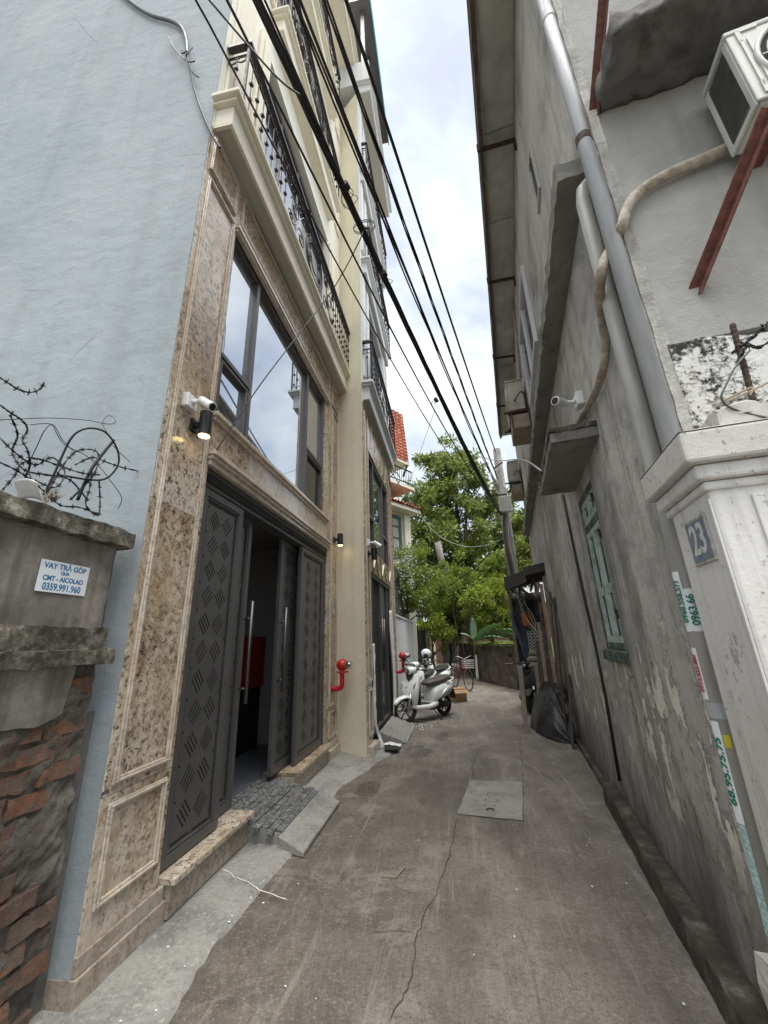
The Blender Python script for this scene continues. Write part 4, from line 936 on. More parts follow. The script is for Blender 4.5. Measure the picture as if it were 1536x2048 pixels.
# insulated air-conditioner hose
hp = [PS(x, y, 1.645) for x, y in ((1448, 300), (1410, 317), (1360, 338), (1315, 360), (1278, 385), (1255, 415), (1243, 455))]
hp += [PT(1226, 490, .735), PT(1212, 515, .66), PT(1203, 545, .625), PT(1199, 590, .635), PT(1205, 640, .67)] + [PT(x, y, .695) for x, y in ((1211, 685), (1208, 730), (1195, 775), (1172, 820), (1150, 856))]
def smoothline(P, k=6):
    out = []
    for i in range(len(P) - 1):
        a, b, c_, d = P[max(i - 1, 0)], P[i], P[i + 1], P[min(i + 2, len(P) - 1)]
        for j in range(k):
            t = j / k; out.append(.5 * ((2 * b) + (c_ - a) * t + (2 * a - 5 * b + 4 * c_ - d) * t * t + (3 * b - a - 3 * c_ + d) * t ** 3))
    out.append(P[-1]); return out
hpp = smoothline(hp, 12)
tag(MB().tube(hpp, [.025 + .0012 * math.sin(i * 2.1) + .002 * nz3(i * .23, 3) for i in range(len(hpp))], 10).build('insulated_hose', 'hose_wrap', smooth=True), 'dirty beige wrapped hose snaking from the big air conditioner to the canopy', 'hose')
# struts of angle iron
def strut(p0, p1, lab):
    d = (p1 - p0).normalized(); mb = MB(); mb.bar(p0, p1, .042, .007, -NR); x = d.cross(-NR).normalized(); mb.bar(p0 + x * .0215 + NR * .021, p1 + x * .0215 + NR * .021, .007, .042, -NR)
    return tag(mb.build('iron_strut', 'rust'), lab, 'bracket')
a_ = PS(1398, 588, 1.68); b_ = PS(1536, 250, 1.40); strut(a_, b_ + (b_ - a_) * .12, 'rusty red iron strut reaching up from the grey wall under the air conditioner')
a_ = PS(1195, 232, 1.68); b_ = PS(1215, 0, 1.45); strut(a_, b_ + (b_ - a_) * .6, 'rusty red iron strut rising from the crumbled ledge beside the drain pipe')
# big air conditioner on the gable
def ac_unit(F, lab, a0, a1, d0, d1, z0, z1, m, group=None, fan=True, side_fin=True):
    """F frame: (along face, out, up)"""
    o = thing('air_conditioner', lab, 'air conditioner', F @ Vector(((a0 + a1) / 2, (d0 + d1) / 2, z0)), 0, group)
    mb = MB(F); mb.box(a0 + .012, a1, d0, d1 - .012, z0, z1 - .03); mb.build('body', m, o, bevel=.012)
    mb = MB(F); mb.box(a0 - .004, a1 + .004, d0 - .006, d1 + .004, z1 - .029, z1); mb.build('lid', m, o, bevel=.008)
    fu = a0 + (a1 - a0) * .35; fz = (z0 + z1) / 2; fr_ = (z1 - z0) * .40
    fp = MB(F); fp.box(a0 + .002, a1 - .002, d1 - .0115, d1, z0 + .004, z1 - .032); fp = fp.build('front_panel', m, o, bevel=.006)
    if fan:
        mb = MB(F); mb.tube([(fu + (fr_ + .01) * math.cos(a), d1 + .004, fz + (fr_ + .01) * math.sin(a)) for a in np.linspace(0, 2 * math.pi, 41)[:-1]], .011, 8, closed=True); mb.build('fan_ring', m, fp, smooth=True)
        MB(F).cyl((fu, d1 + .0005, fz), (fu, d1 + .003, fz), fr_, n=32).build('fan_opening', 'dark_hole', fp)
        mb = MB(F)
        for k in range(1, 9): mb.tube([(fu + fr_ * k / 9 * math.cos(a), d1 + .012, fz + fr_ * k / 9 * math.sin(a)) for a in np.linspace(0, 2 * math.pi, 33)[:-1]], .0028, 4, closed=True)
        for k in range(6):
            a = k * math.pi / 3; mb.tube([(fu + .03 * math.cos(a), d1 + .012, fz + .03 * math.sin(a)), (fu + fr_ * math.cos(a), d1 + .012, fz + fr_ * math.sin(a))], .003, 4)
        mb.build('fan_grille', m, fp)
        for sx, sz in ((-1, 1), (-1, -1)):
            mb = MB(F); mb.bar((fu + sx * fr_ * 1.18, d1 + .002, fz + sz * fr_ * 1.1), (fu + sx * fr_ * 1.18, d1 + .002, fz + sz * fr_ * .72), .016, .008, (0, 1, 0)); mb.bar((fu + sx * fr_ * 1.18, d1 + .002, fz + sz * fr_ * 1.1), (fu + sx * fr_ * .8, d1 + .002, fz + sz * fr_ * 1.1), .016, .008, (0, 1, 0)); mb.build('corner_rib', m, fp)
        for q in (.035, .06): MB(F).box(a0 + q, a0 + q + .01, d1 + .0005, d1 + .006, z0 + .07, z1 - .09).build('pressed_rib', m, fp)
    if side_fin:
        mb = MB(F); mb.box(a0 + .004, a0 + .0115, d0 + .03, d1 - .04, z0 + .035, z1 - .05); sf = mb.build('coil_panel', 'ac_fin', o)
        for k in range(24):
            zz_ = z0 + .05 + (z1 - z0 - .12) * k / 23; MB(F).bar((a0 + .003, d0 + .03, zz_), (a0 + .003, d1 - .04, zz_ + .012), .004, .005, (1, 0, 0)).build('coil_fin', 'ac_fin', sf)
        mb = MB(F); mb.box(a0, a0 + .012, d0, d0 + .03, z0, z1 - .04); mb.box(a0, a0 + .012, d1 - .04, d1 - .012, z0, z1 - .03); mb.box(a0, a0 + .012, d0 + .03, d1 - .04, z0, z0 + .03); mb.build('side_frame', m, o, bevel=.004)
    for q in (a0 + .08, a1 - .1): MB(F).box(q, q + .05, d0 - .06, d1 + .02, z0 - .03, z0 - .0005).build('foot_rail', 'rust', o)
    return o
ac_unit(FNR, 'large off-white outdoor air conditioner with round fan grille on the grey gable', 1.20, 1.95, .06, .27, 3.52, 3.99, 'ac_white')
for s_, z_, lab, lab2 in ((6.35, 5.24, 'grey-white air conditioner on the upper wall nearer the small canopy', 'rusty crate-like bracket under the air conditioner nearer the small canopy'), (10.35, 5.46, 'grey-white air conditioner on the upper wall nearer the concrete pole', 'rusty crate-like bracket under the air conditioner nearer the concrete pole')):
    ac_unit(FRT, lab, s_, s_ + .75, .05, .33, z_, z_ + .6, 'ac_old', 'air conditioners on the upper wall', True, False)
    br = thing('wall_bracket', lab2, 'bracket', ST(s_ + .3, .55, z_ - .36))
    mb = MB(FRT); mb.box(s_, s_ + .7, .0, .31, z_ - .36, z_ - .10); mb.build('tray', 'wood_beige', br, bevel=.01)
    mb = MB(FRT)
    for q in (s_ - .01, s_ + .68): mb.bar((q, 0, z_ - .05), (q, .42, z_ - .05), .03, .03); mb.bar((q, .3, z_ - .36), (q, .3, z_ - .05), .02, .02)
    mb.build('arm', 'rust_dark', br)
    tag(MB().tube(smoothline([FRT @ Vector(p) for p in ((s_ + .02, .2, z_ + .2), (s_ - .1, .22, z_ + .12), (s_ - .12, .1, z_ + .25), (s_ - .05, .03, z_ + .1), (s_ - .05, .02, z_ - .5))], 6), .012, 6).build('looped_cable', 'cable_grey', smooth=True), 'grey cable looping off the ' + ('far' if s_ > 8 else 'near') + ' air conditioner of the upper wall', 'cable')
tag(MB().tube([ST(5.9, .70, 7.1), ST(6.2, .69, 6.3), ST(6.4, .68, 5.86)], .022, 8).build('insulated_hose', 'hose_wrap', smooth=True), 'short beige wrapped hose dropping from the eave to an air conditioner', 'hose')
# CCTV cameras
def cctv(base, nrm, aim, lab, box=True, sc_=1.0):
    o = thing('security_camera', lab, 'camera', base)
    nrm = Vector(nrm).normalized(); aim = Vector(aim).normalized()
    if box:
        u = nrm.cross(UZ).normalized(); mb = MB(fr(u, nrm, UZ, base)); mb.box(-.055, .055, 0, .055, -.055, .055); mb.build('junction_box', 'cctv_white', o, bevel=.008)
    j = base + nrm * .075 * sc_
    mb = MB(); mb.cyl(base + nrm * (.05 if box else 0), j + nrm * .02, .02, .012); mb.ball(j + nrm * .025, .019); mb.tube([j + nrm * .025, j + nrm * .05 + aim * .02], .009, 8); mb.build('mount', 'cctv_white', o, smooth=True)
    c0 = j + nrm * .055 - aim * .02; c1 = c0 + aim * .13
    MB().lathe([(.012, 0), (.028, .006), (.031, .03), (.031, .115), (.034, .117), (.034, .142), (.029, .142)], c0, aim, 18).build('housing', 'cctv_white', o, smooth=True)
    MB().cyl(c0 + aim * .1421, c0 + aim * .1435, .027, n=18).build('lens', 'lamp_black', o)
    return o
cb = PT(1166, 800, .73)
cctv(cb, NR, Vector((-.75, -.62, -.12)), 'white bullet security camera on the weathered wall above the canopy')
cctv(PX(372, 806, LX), XV, Vector((.72, -.1, -.55)), 'white bullet security camera on the granite pier of the near house')
cctv(PX(733, 1086, L2X), XV, Vector((.8, .3, -.5)), 'white bullet security camera on the second house beside its door')
# black up-down wall lamps
def wall_lamp(p, lab, lit=True, h=.19):
    o = thing('wall_lamp', lab, 'lamp', p); c_ = p + XV * .105
    mb = MB(); mb.box(p.x, p.x + .02, p.y - .035, p.y + .035, p.z - .05, p.z + .05); mb.box(p.x + .02, p.x + .07, p.y - .015, p.y + .015, p.z - .02, p.z + .02); mb.build('wall_bracket', 'lamp_black', o, bevel=.004)
    MB().lathe([(.040, -h / 2), (.046, -h / 2), (.046, h / 2), (.040, h / 2), (.038, h / 2 - .02), (.038, -h / 2 + .02), (.040, -h / 2)], c_, UZ, 20).build('shade', 'lamp_black', o)
    MB().lathe([(.0385, -h / 2 - .004), (.0395, -h / 2 - .0005)], c_, UZ, 18).build('light_disc', 'lamp_glow' if lit else 'lamp_black', o)
wall_lamp(PX(385, 852, LX), 'black cylinder wall lamp glowing yellow under the security camera on granite')
wall_lamp(PX(668, 1080, LX), 'black cylinder wall lamp on the granite beside the cream side wall')
wall_lamp(PX(736, 1108, L2X), 'black cylinder wall lamp under the security camera of the second house', False)
wall_lamp(PX(787, 1164, L2X), 'black cylinder wall lamp on the far pier of the second house', False)
# fire brigade inlets
def inlet(p, lab):
    o = thing('fire_inlet', lab, 'hydrant', p - UZ * .25)
    e = p + XV * .16
    MB().tube(smoothline([p - UZ * .22, p - UZ * .22 + XV * .09, p - UZ * .19 + XV * .15, e - UZ * .10, e], 6), .034, 14).build('elbow_pipe', 'red_paint', o, smooth=True)
    MB().lathe([(.05, 0), (.085, .005), (.085, .022), (.05, .028)], e - UZ * .01, UZ, 20).build('flange', 'red_paint', o)
    MB().ball(e + UZ * .10, .085, 18, 12, 1, 1, .95).build('head', 'red_paint', o, smooth=True)
    ax = Vector((.92, -.25, 0)).normalized()
    MB().lathe([(.05, .05), (.05, .085), (.058, .088), (.058, .115), (.035, .12), (.035, .14), (.05, .142), (.05, .155)], e + UZ * .10, ax, 18).build('coupling_cap', 'chrome', o, smooth=False)
    for a in range(4):
        b_ = a * math.pi / 2 + .4; s1 = ax.cross(UZ).normalized() * math.cos(b_) + UZ * math.sin(b_)
        MB().ball(e + UZ * .10 + ax * .15 + s1 * .045, .014, 8, 6).build('lug', 'chrome', o, smooth=True)
inlet(PX(663, 1345, LX) + UZ * -.0, 'red fire inlet with chrome cap on the granite beside the cream side wall')
inlet(PX(791, 1322, L2X), 'red fire inlet with chrome cap at the far end of the second house')
# house number by the near house
p = PX(664, 1214, LX); hn = tag(MB(FL).box(p.y - .065, p.y + .065, .017, .026, p.z - .10, p.z + .10).build('number_plate', 'plate_rim', bevel=.002), 'small grey metal house number plate on granite above the red inlet', 'sign')
MB(FL).box(p.y - .055, p.y + .055, .0262, .0275, p.z - .01, p.z + .09).build('plate_face', 'plate_blue', hn)
text_mesh('lettering', '5', .085, FX(YV, UZ, Vector((LX + .0282, p.y, p.z + .04))), 'digit_pale', hn)

# ------------------------------------------------------------------ gate pillar with number 23
gp = thing('gate_pillar', 'old white painted gate pillar with moulded cap and number plate', 'pillar', ST(1.5, .8))
def stbox(mb, s0, s1, t0, t1, z0, z1):
    for a, b in ((s0, s1),):
        mb.extr([ST(s0, t0, z0), ST(s1, t0, z0), ST(s1, t1, z0), ST(s0, t1, z0)], (0, 0, z1 - z0))
    return mb
stbox(MB(), 1.37, 1.676, .62, 1.02, 0, 1.93).build('shaft', 'white_paint_old', gp, bevel=.012)
for i, (z0, z1, o) in enumerate(((1.905, 1.935, .012), (1.9355, 1.985, .03), (1.9855, 2.09, .055))):
    mb = MB(); o2 = o
    stbox(mb, 1.37 - o, 1.676 + min(o, .05), .62 - o, 1.02 + o, z0, z1).build('cap_moulding', 'white_cap' if i == 2 else 'white_paint_old', gp, bevel=.010)
mb = MB(); v4 = [ST(1.315, .565, 2.0905), ST(1.725, .565, 2.0905), ST(1.725, 1.075, 2.0905), ST(1.315, 1.075, 2.0905)]; t4 = [ST(1.40, .65, 2.13), ST(1.64, .65, 2.13), ST(1.64, 1.0, 2.13), ST(1.40, 1.0, 2.13)]
mb.add(v4 + t4, [(0, 1, 5, 4), (1, 2, 6, 5), (2, 3, 7, 6), (3, 0, 4, 7), (4, 5, 6, 7), (3, 2, 1, 0)]).build('cap_slope', 'white_cap', gp)
mb = MB(); rb = MB(); F_ = fr(DR, -NR, UZ, (0, 0, 0)); rb.F = F_; rough_box(rb, 1.40, 1.66, .72, 1.02, 2.131, 2.19, .04, .014, 11, 2, ('z0',)); rb.build('mortar_heap', 'white_cap', gp)
stbox(MB(), 1.40, 1.66, .60, .6195, .0, .16).build('shaft_foot', 'slab_concrete', gp, bevel=.01)
for tt in (.72, .82): stbox(MB(), 1.3605, 1.3695, tt, tt + .03, .1, 1.88).build('shaft_fillet', 'white_paint_old', gp, bevel=.003)
stbox(MB(), 1.366, 1.3695 + .02, .612, .6195, .1, 1.88).build('shaft_fillet', 'white_paint_old', gp, bevel=.003)
# enamel number plate
np_ = tag(MB(FRT).box(1.425, 1.575, TW - .62 + .0005, TW - .62 + .006, 1.705, 1.855).build('number_plate', 'plate_rim', bevel=.002), 'weathered blue enamel plate with number 23 on the white gate pillar', 'sign')
MB(FRT).box(1.435, 1.565, TW - .62 + .0062, TW - .62 + .0072, 1.715, 1.845).build('plate_face', 'plate_blue', np_)
text_mesh('lettering', '23', .135, FX(-DR, UZ, ST(1.5, .6125, 1.78)), 'digit_pale', np_, sx=.78, bold=.003)
# white-washed collar round the pipe foot
cl = MB(); cl.F = F_; rough_box(cl, 1.79, 1.96, .625, .735, .15, .50, .04, .012, 9, 21); tag(cl.build('pipe_collar', 'white_cap'), 'lumpy white-washed mortar collar around the foot of the stickered pipe', 'mortar')
# rusty reinforcing bar, pot and wires on the pillar
p0 = ST(1.47, .86, 2.12)
rbx = tag(MB().tube([p0 + Vector((.0008 * k, 0, .43 * k / 40)) for k in range(41)], [.0085 + .0016 * (k % 2) for k in range(41)], 8).build('reinforcing_bar', 'rust_dark'), 'rusty ribbed steel bar standing upright on the gate pillar', 'rebar')
tag(MB().lathe([(.045, 0), (.055, .0), (.06, .035), (.055, .04), (.048, .012)], ST(1.45, .80, 2.16), UZ, 24).build('shallow_pot', 'white_cap', smooth=False), 'shallow cream pot saucer on top of the gate pillar', 'pot')
def barbed(pts, lab, r=.0022, barbs=True, k=8, sp=.055, m='iron', group=None):
    P = smoothline([Vector(p) for p in pts], k); mb = MB()
    if barbs:
        for ph in (0, math.pi):
            q = []
            for i, a in enumerate(P):
                d = (P[min(i + 1, len(P) - 1)] - P[max(i - 1, 0)]).normalized(); u = d.orthogonal().normalized(); v = d.cross(u); g = i * .9 + ph
                q.append(a + (u * math.cos(g) + v * math.sin(g)) * r * 1.1)
            mb.tube(q, r, 5)
        acc = 0
        for i in range(1, len(P)):
            acc += (P[i] - P[i - 1]).length
            if acc > sp:
                acc = 0; d = (P[i] - P[i - 1]).normalized(); u = d.orthogonal().normalized(); rnd = random.Random(i)
                for _ in range(2):
                    w_ = (Matrix.Rotation(rnd.uniform(0, 6.28), 3, d) @ u); mb.tube([P[i] - w_ * .017, P[i] + d * .004, P[i] + w_ * .017], [r * .35, r * 1.1, r * .35], 4)
                mb.tube([P[i] - d * .006, P[i] + d * .006], r * 2.4, 5)
    else: mb.tube(P, r, 6)
    return tag(mb.build('barbed_wire' if barbs else 'loose_wire', m), lab, 'wire', group)
c_ = ST(1.46, .87, 2.40)
barbed([c_ + Vector((-.02, .0, .02)), c_ + Vector((.03, -.03, .05)), c_ + Vector((.10, -.04, .10)), c_ + Vector((.22, -.05, .16))], 'barbed wire knotted round the steel bar on the gate pillar', .003, sp=.03)
barbed([c_ + Vector((-.02, -.01, -.02)), c_ + Vector((.02, -.02, .03)), c_ + Vector((.06, -.02, .02)), c_ + Vector((.2, -.03, .10))], 'second tangle of barbed wire below the knot on the steel bar', .003, sp=.03)
barbed([PS(x, y, 1.40) for x, y in ((1500, 700), (1470, 735), (1452, 770), (1443, 795), (1460, 815), (1500, 828), (1536, 836))], 'dark slack wire hanging off the steel bar over the pillar cap', .0035, False, m='cable_grey')
barbed([PS(x, y, 1.43) for x, y in ((1536, 765), (1495, 785), (1455, 803), (1437, 812), (1440, 806), (1480, 785), (1505, 775), (1500, 790))], 'pale bent wire coiled over the saucer on the pillar', .0035, False, m='wood_beige')
# kerb ledge at the foot of the right wall
kb = MB(FRT); rough_box(kb, 1.0, 4.75, -.003, .105, -.05, .17, .035, .009, 7, 8, ('y0',)); struct(kb.build('kerb', 'kerb_moss', smooth=True))
kb = MB(FRT); rough_box(kb, 4.77, 8.1, -.003, .05, -.05, .07, .04, .010, 6, 18, ('y0',)); struct(kb.build('kerb', 'kerb_moss', smooth=True))
def cloth(fn, nu, nv, name, m, lab, cat, th=.004, par=None):
    o = MB().grid(fn, nu, nv).build(name, m, par, smooth=True)
    md = o.modifiers.new('thick', 'SOLIDIFY'); md.thickness = th
    return tag(o, lab, cat) if lab else o

# ------------------------------------------------------------------ old brick boundary wall (left foreground)
BX = -1.85
bw = thing('brick_boundary_wall', 'crumbling brick boundary wall with grey render above and mossy coping', 'wall', (BX - .1, 1.0, 0))
FB = fr(YV, XV, UZ, (BX, 0, 0))
YE = 1.93
MB(FB).box(-1.0, YE - .02, -.20, -.035, 0, 2.06).build('wall_core', 'mortar', bw)
# mortar bed between and smeared over the bricks
MB(FB).grid(lambda a, b: (lambda y, z: (y, -.003 + .034 * nz3(y * 4, z * 5, 2) + .020 * nz3(y * 13, z * 15, 5) + .010 * nz3(y * 38, z * 38), z))(.2 + (YE - .2) * a, 1.44 * b), 150, 130).build('mortar_bed', 'mortar', bw, smooth=True)
MB(FB).grid(lambda a, b: (lambda w_, z: (YE - .004 + .012 * nz3(w_ * 12, z * 7, 2), w_, z))(-.2 + .19 * a, 2.06 * b), 12, 90).build('mortar_bed', 'mortar', bw, smooth=True)
protos = []
for k in range(6):
    mb = MB(); rough_box(mb, -.098, .098, -.05, 0, -.036, .036, .024, .010, 17, 40 + 7 * k, ('y0',)); protos.append(mb)
ch = .092; first = [None] * 6
for r_ in range(15):
    zc = .06 + ch * r_
    off = (.11 if r_ % 2 else 0) + random.uniform(-.02, .02)
    for c_ in range(9):
        yc = YE - .10 - .222 * c_ - off
        if yc < .25: continue
        if random.random() < .10: continue
        if zc > 1.19 and yc < 1.74: continue
        k = random.randrange(6); ln = 1.0
        if c_ == 0 and r_ % 2: yc += .0
        mt = Matrix.Translation((BX + random.choice((-.022, -.010, -.004, .002, .008, .016)) + random.uniform(-.006, .006), yc + random.uniform(-.012, .012), zc + random.uniform(-.006, .006) + .012 * (c_ % 3 - 1) * .4)) @ Matrix.Rotation(random.uniform(-.07, .05), 4, 'X') @ Matrix.Rotation(-math.pi / 2 + random.uniform(-.03, .03), 4, 'Z') @ Matrix.Rotation(math.pi, 4, 'Z')
        mt = Matrix.Translation(mt.translation) @ Matrix(((0, 1, 0, 0), (1, 0, 0, 0), (0, 0, 1, 0), (0, 0, 0, 1))) @ Matrix.Rotation(random.uniform(-.05, .05), 4, 'Y')
        if first[k] is None:
            ob = protos[k].build('brick', 'brick', bw, smooth=False); first[k] = ob
            ob.location = mt.translation; ob.rotation_euler = (0, 0, math.pi / 2 * -1); ob.rotation_euler = (0, random.uniform(-.04, .04), -math.pi / 2)
            ob.scale = (1, -1, 1) if 0 else (1, 1, 1)
            ob.rotation_euler = (random.uniform(-.04, .04), 0, -math.pi / 2)
        else:
            inst(first[k], 'brick', Matrix.Translation(mt.translation) @ Matrix.Rotation(-math.pi / 2, 4, 'Z') @ Matrix.Rotation(random.uniform(-.05, .05), 4, 'Y'), bw)
# render remaining on the upper wall, with a ragged lower edge
poly = [(YE - .13, 1.50)]
for k in range(50):
    y = YE - .17 - 1.5 * k / 49; base = np.interp(y, [.2, 1.2, 1.38, 1.45, 1.55, 1.64, 1.74, 1.80], [1.10, 1.12, 1.16, 1.215, 1.20, 1.19, 1.215, 1.24])
    poly.append((y, float(base) + .012 * nz3(y * 23, 1) + .008 * nz3(y * 60, 4)))
poly.append((.2, 1.50))
MB(FB).extr([Vector((y, .022, z)) for y, z in poly], (0, -.05, 0)).build('render_patch', 'old_render', bw)
mb = MB(FB); rough_box(mb, -.5, YE - .03, -.15, .012, 1.60, 2.05, .05, .005, 6, 3); mb.build('render_face', 'old_render', bw)
mb = MB(FB); rough_box(mb, -.5, YE + .02, -.12, .075, 1.435, 1.505, .03, .010, 10, 6); mb.build('ledge', 'mossy_concrete', bw)
mb = MB(FB); rough_box(mb, -.5, YE - .01, -.14, .035, 1.50, 1.61, .03, .012, 9, 16); mb.build('ledge', 'mossy_concrete', bw)
mb = MB(FB); rough_box(mb, -.5, YE + .03, -.30, .075, 2.05, 2.14, .032, .010, 11, 26); mb.build('coping', 'mossy_concrete', bw)
mb = MB(); mb.add([PX(x, y, BX + .0) for x, y in ((0, 0),)], []) if 0 else None
MB(FB).box(YE + .0, 2.028, -.5, -.05, 0, 1.2).build('gap_fill', 'rough_concrete', bw)
# poster
st = tag(MB(FB).box(1.50, 1.755, .0185, .0195, 1.765, 1.91).build('poster', 'paper_white'), 'white paper loan notice with blue Vietnamese lettering pasted on the wall', 'poster')
cz_ = 1.8375
for txt, sz, zz_, sx in (('VAY TRẢ GOP', .036, 1.885, .95), ('QUA', .020, 1.858, 1.0), ('CMT - AICOLAO', .032, 1.828, .88), ('0359.991.960', .044, 1.789, .82)):
    text_mesh('lettering', txt, sz, FX(YV, UZ, Vector((BX + .0200, 1.6275, zz_))), 'ink_blue', st, ext=.0003, sx=sx, bold=.0012)
MB(FB).bar((1.699, .0200, 1.9005), (1.707, .0200, 1.9065), .0045, .0006, (0, 1, 0)).build('lettering', 'ink_blue', st)
# stuff on the coping
cp = Vector((BX - .1, 1.6, 2.14))
tag(cloth(lambda u, v: PX(28 + 45 * u + 12 * v, 962 + 2 * u + 38 * v - 6 * math.sin(u * 3) , BX - .06 + .09 * u - .03 * v), 8, 8, 'foam_scrap', 'plastic_sheet', None, None), 'bent white plastic scrap lying on the mossy coping', 'scrap')
def spike(pts, r, lab): return tag(MB().tube(smoothline([PX(x, y, d) for x, y, d in pts], 6), r, 8).build('iron_spike', 'iron', smooth=True), lab, 'spike')
spike([(155, 1000, -1.90), (185, 935, -1.90), (228, 880, -1.90)], .008, 'straight black iron spike leaning out from the mossy coping')
spike([(88, 990, -1.93), (112, 940, -1.93), (140, 880, -1.92), (163, 860, -1.9), (190, 857, -1.88), (215, 868, -1.87), (235, 900, -1.86), (236, 930, -1.86), (215, 955, -1.87), (185, 960, -1.88), (120, 950, -1.9)], .0055, 'black iron rod bent into a large hoop above the coping')
for i, (pts, lab, bb) in enumerate((
    (((-10, 748), (15, 765), (35, 778), (60, 785), (80, 778), (88, 765)), 'short stray barbed wire end curling before the blue-grey wall', True),
    (((0, 810), (20, 825), (45, 842), (55, 860), (45, 880), (55, 900), (60, 930), (50, 955)), 'barbed wire dropping in a wavy line at the wall corner', True),
    (((0, 840), (40, 838), (100, 836), (170, 840), (215, 848), (230, 845), (228, 835), (215, 832), (205, 845), (212, 862), (228, 885)), 'thin plain wire stretched level above the coping hoop', False),
    (((55, 915), (85, 920), (120, 932), (160, 945), (200, 950)), 'barbed wire running level behind the iron hoop', True),
    (((150, 930), (185, 915), (215, 925), (245, 935), (290, 945)), 'barbed wire reaching from the hoop toward the granite pier', True),
    (((185, 935), (180, 975), (172, 1010), (195, 1030), (200, 1005), (198, 960)), 'barbed wire hanging down from the straight iron spike', True),
    (((60, 850), (100, 848), (115, 870), (130, 890), (170, 910), (200, 935), (220, 960), (243, 995), (236, 1018)), 'thin plain wire drooping past the hoop to a loose end', False),
    (((0, 925), (40, 945), (85, 980), (120, 1010), (160, 1015), (200, 1030)), 'barbed wire sagging along the top of the mossy coping', True),
    (((5, 980), (30, 950), (40, 930), (60, 920)), 'short barbed wire climbing from the coping corner', True),
    (((225, 890), (250, 915), (280, 940), (308, 965)), 'thin plain tie wire running down to the granite pier', False),
    (((62, 960), (58, 930), (75, 890), (90, 860), (107, 850), (125, 880), (150, 905)), 'fine wire looped twice above the white scrap', False))):
    barbed([PX(x, y, -1.93 + .05 * math.sin(j * 1.3 + i)) for j, (x, y) in enumerate(pts)], lab, .0024 if bb else .002, bb)
for i, (pts, lab) in enumerate((
    (((-5, 870), (30, 905), (70, 930), (105, 915), (130, 945), (110, 975), (70, 960)), 'tangled barbed wire curling back over the white scrap'),
    (((95, 985), (130, 925), (160, 900), (195, 905), (190, 945), (160, 980), (140, 1000)), 'barbed wire loop wound round the bent iron hoop'),
    (((20, 830), (35, 870), (25, 905), (50, 940), (95, 950), (140, 960), (175, 1000)), 'barbed wire twisting from the wall corner to the iron spike'))):
    barbed([PX(x, y, -1.92 + .06 * math.sin(j * 1.7 + i)) for j, (x, y) in enumerate(pts)], lab, .0024, True)
tuft = MB(); rnd = random.Random(4)
for k in range(60):
    b_ = PX(100 + rnd.uniform(-14, 14), 1000 + rnd.uniform(-4, 6), -1.9 + rnd.uniform(-.03, .03)); d = Vector((rnd.gauss(0, .03), rnd.gauss(0, .03), rnd.uniform(.03, .10))); s_ = d.cross(Vector((rnd.random(), 1, 0))).normalized() * .006
    tuft.add([b_ - s_, b_ + s_, b_ + d], [(0, 1, 2)])
tag(tuft.build('dry_weed', 'wood_beige', recalc=False), 'dry brown weed tuft growing on the mossy coping', 'weed')
# thick cable on the blue-grey wall
barbed([PY(x, y, 2.0) for x, y in ((235, -20), (262, 5), (300, 30), (340, 42), (362, 55), (372, 80), (374, 105))], 'thick grey cable hanging over the top of the blue-grey wall', .017, False, k=8, m='cable_grey')
barbed([PY(x, y, 2.0) for x, y in ((374, 105), (380, 140), (392, 190), (408, 235), (425, 272), (440, 295))], 'black cable running down the blue-grey wall to the granite corner', .010, False, k=8, m='cable_black')
mb = MB()
for dx, dy, ex, ey in ((370, 118, 335, 72), (370, 120, 340, 75), (372, 112, 385, 95), (374, 118, 390, 122), (376, 125, 398, 155), (370, 105, 362, 100)):
    mb.tube(smoothline([PY(dx, dy, 1.99), PY((dx + ex) / 2 - 3, (dy + ey) / 2 + 4, 1.98), PY(ex, ey, 1.985)], 4), .006, 5)
tag(mb.build('frayed_strand', 'cable_black'), 'frayed cable strands taped together on the blue-grey wall', 'cable')

# ------------------------------------------------------------------ scooters
def ring(c, a, b, n=16, ax=0, e=2.5, tilt=0):
    """superellipse ring; ax 0: in YZ (lofted along X), 2: in XY (lofted along Z)"""
    out = []
    for k in range(n):
        t = 2 * math.pi * k / n; cs, sn = math.cos(t), math.sin(t)
        p = math.copysign(abs(cs) ** (2 / e), cs) * a; q = math.copysign(abs(sn) ** (2 / e), sn) * b
        if ax == 0: out.append(Vector((c[0] + tilt * q, c[1] + p, c[2] + q)))
        else: out.append(Vector((c[0] + q, c[1] + p, c[2] + tilt * q)))
    return out
def wheel(o, x, y, r, steer, name='wheel', wd=.05):
    ax = Vector((math.sin(-steer), math.cos(steer), 0)); c = Vector((x, y, r)); f = Vector((math.cos(steer), math.sin(steer), 0))
    ty = MB(); P = [c + (f * math.cos(a) + UZ * math.sin(a)) * (r - wd * .62) for a in np.linspace(0, 2 * math.pi, 29)[:-1]]; ty.tube(P, wd * .62, 10, closed=True)
    w_ = ty.build(name, 'tyre', o, smooth=True)
    rm_ = MB(); P = [c + (f * math.cos(a) + UZ * math.sin(a)) * (r - wd * 1.25) for a in np.linspace(0, 2 * math.pi, 29)[:-1]]; rm_.tube(P, .013, 6, closed=True)
    for k in range(6):
        a = k * math.pi / 3; d = f * math.cos(a) + UZ * math.sin(a); rm_.bar(c + d * .02, c + d * (r - wd * 1.2), .016, .022, ax)
    rm_.cyl(c - ax * .05, c + ax * .05, .035); rm_.build('rim', 'black_plastic', w_)
    MB().cyl(c + ax * .035, c + ax * .039, .075, n=20).build('brake_disc', 'alu', w_)
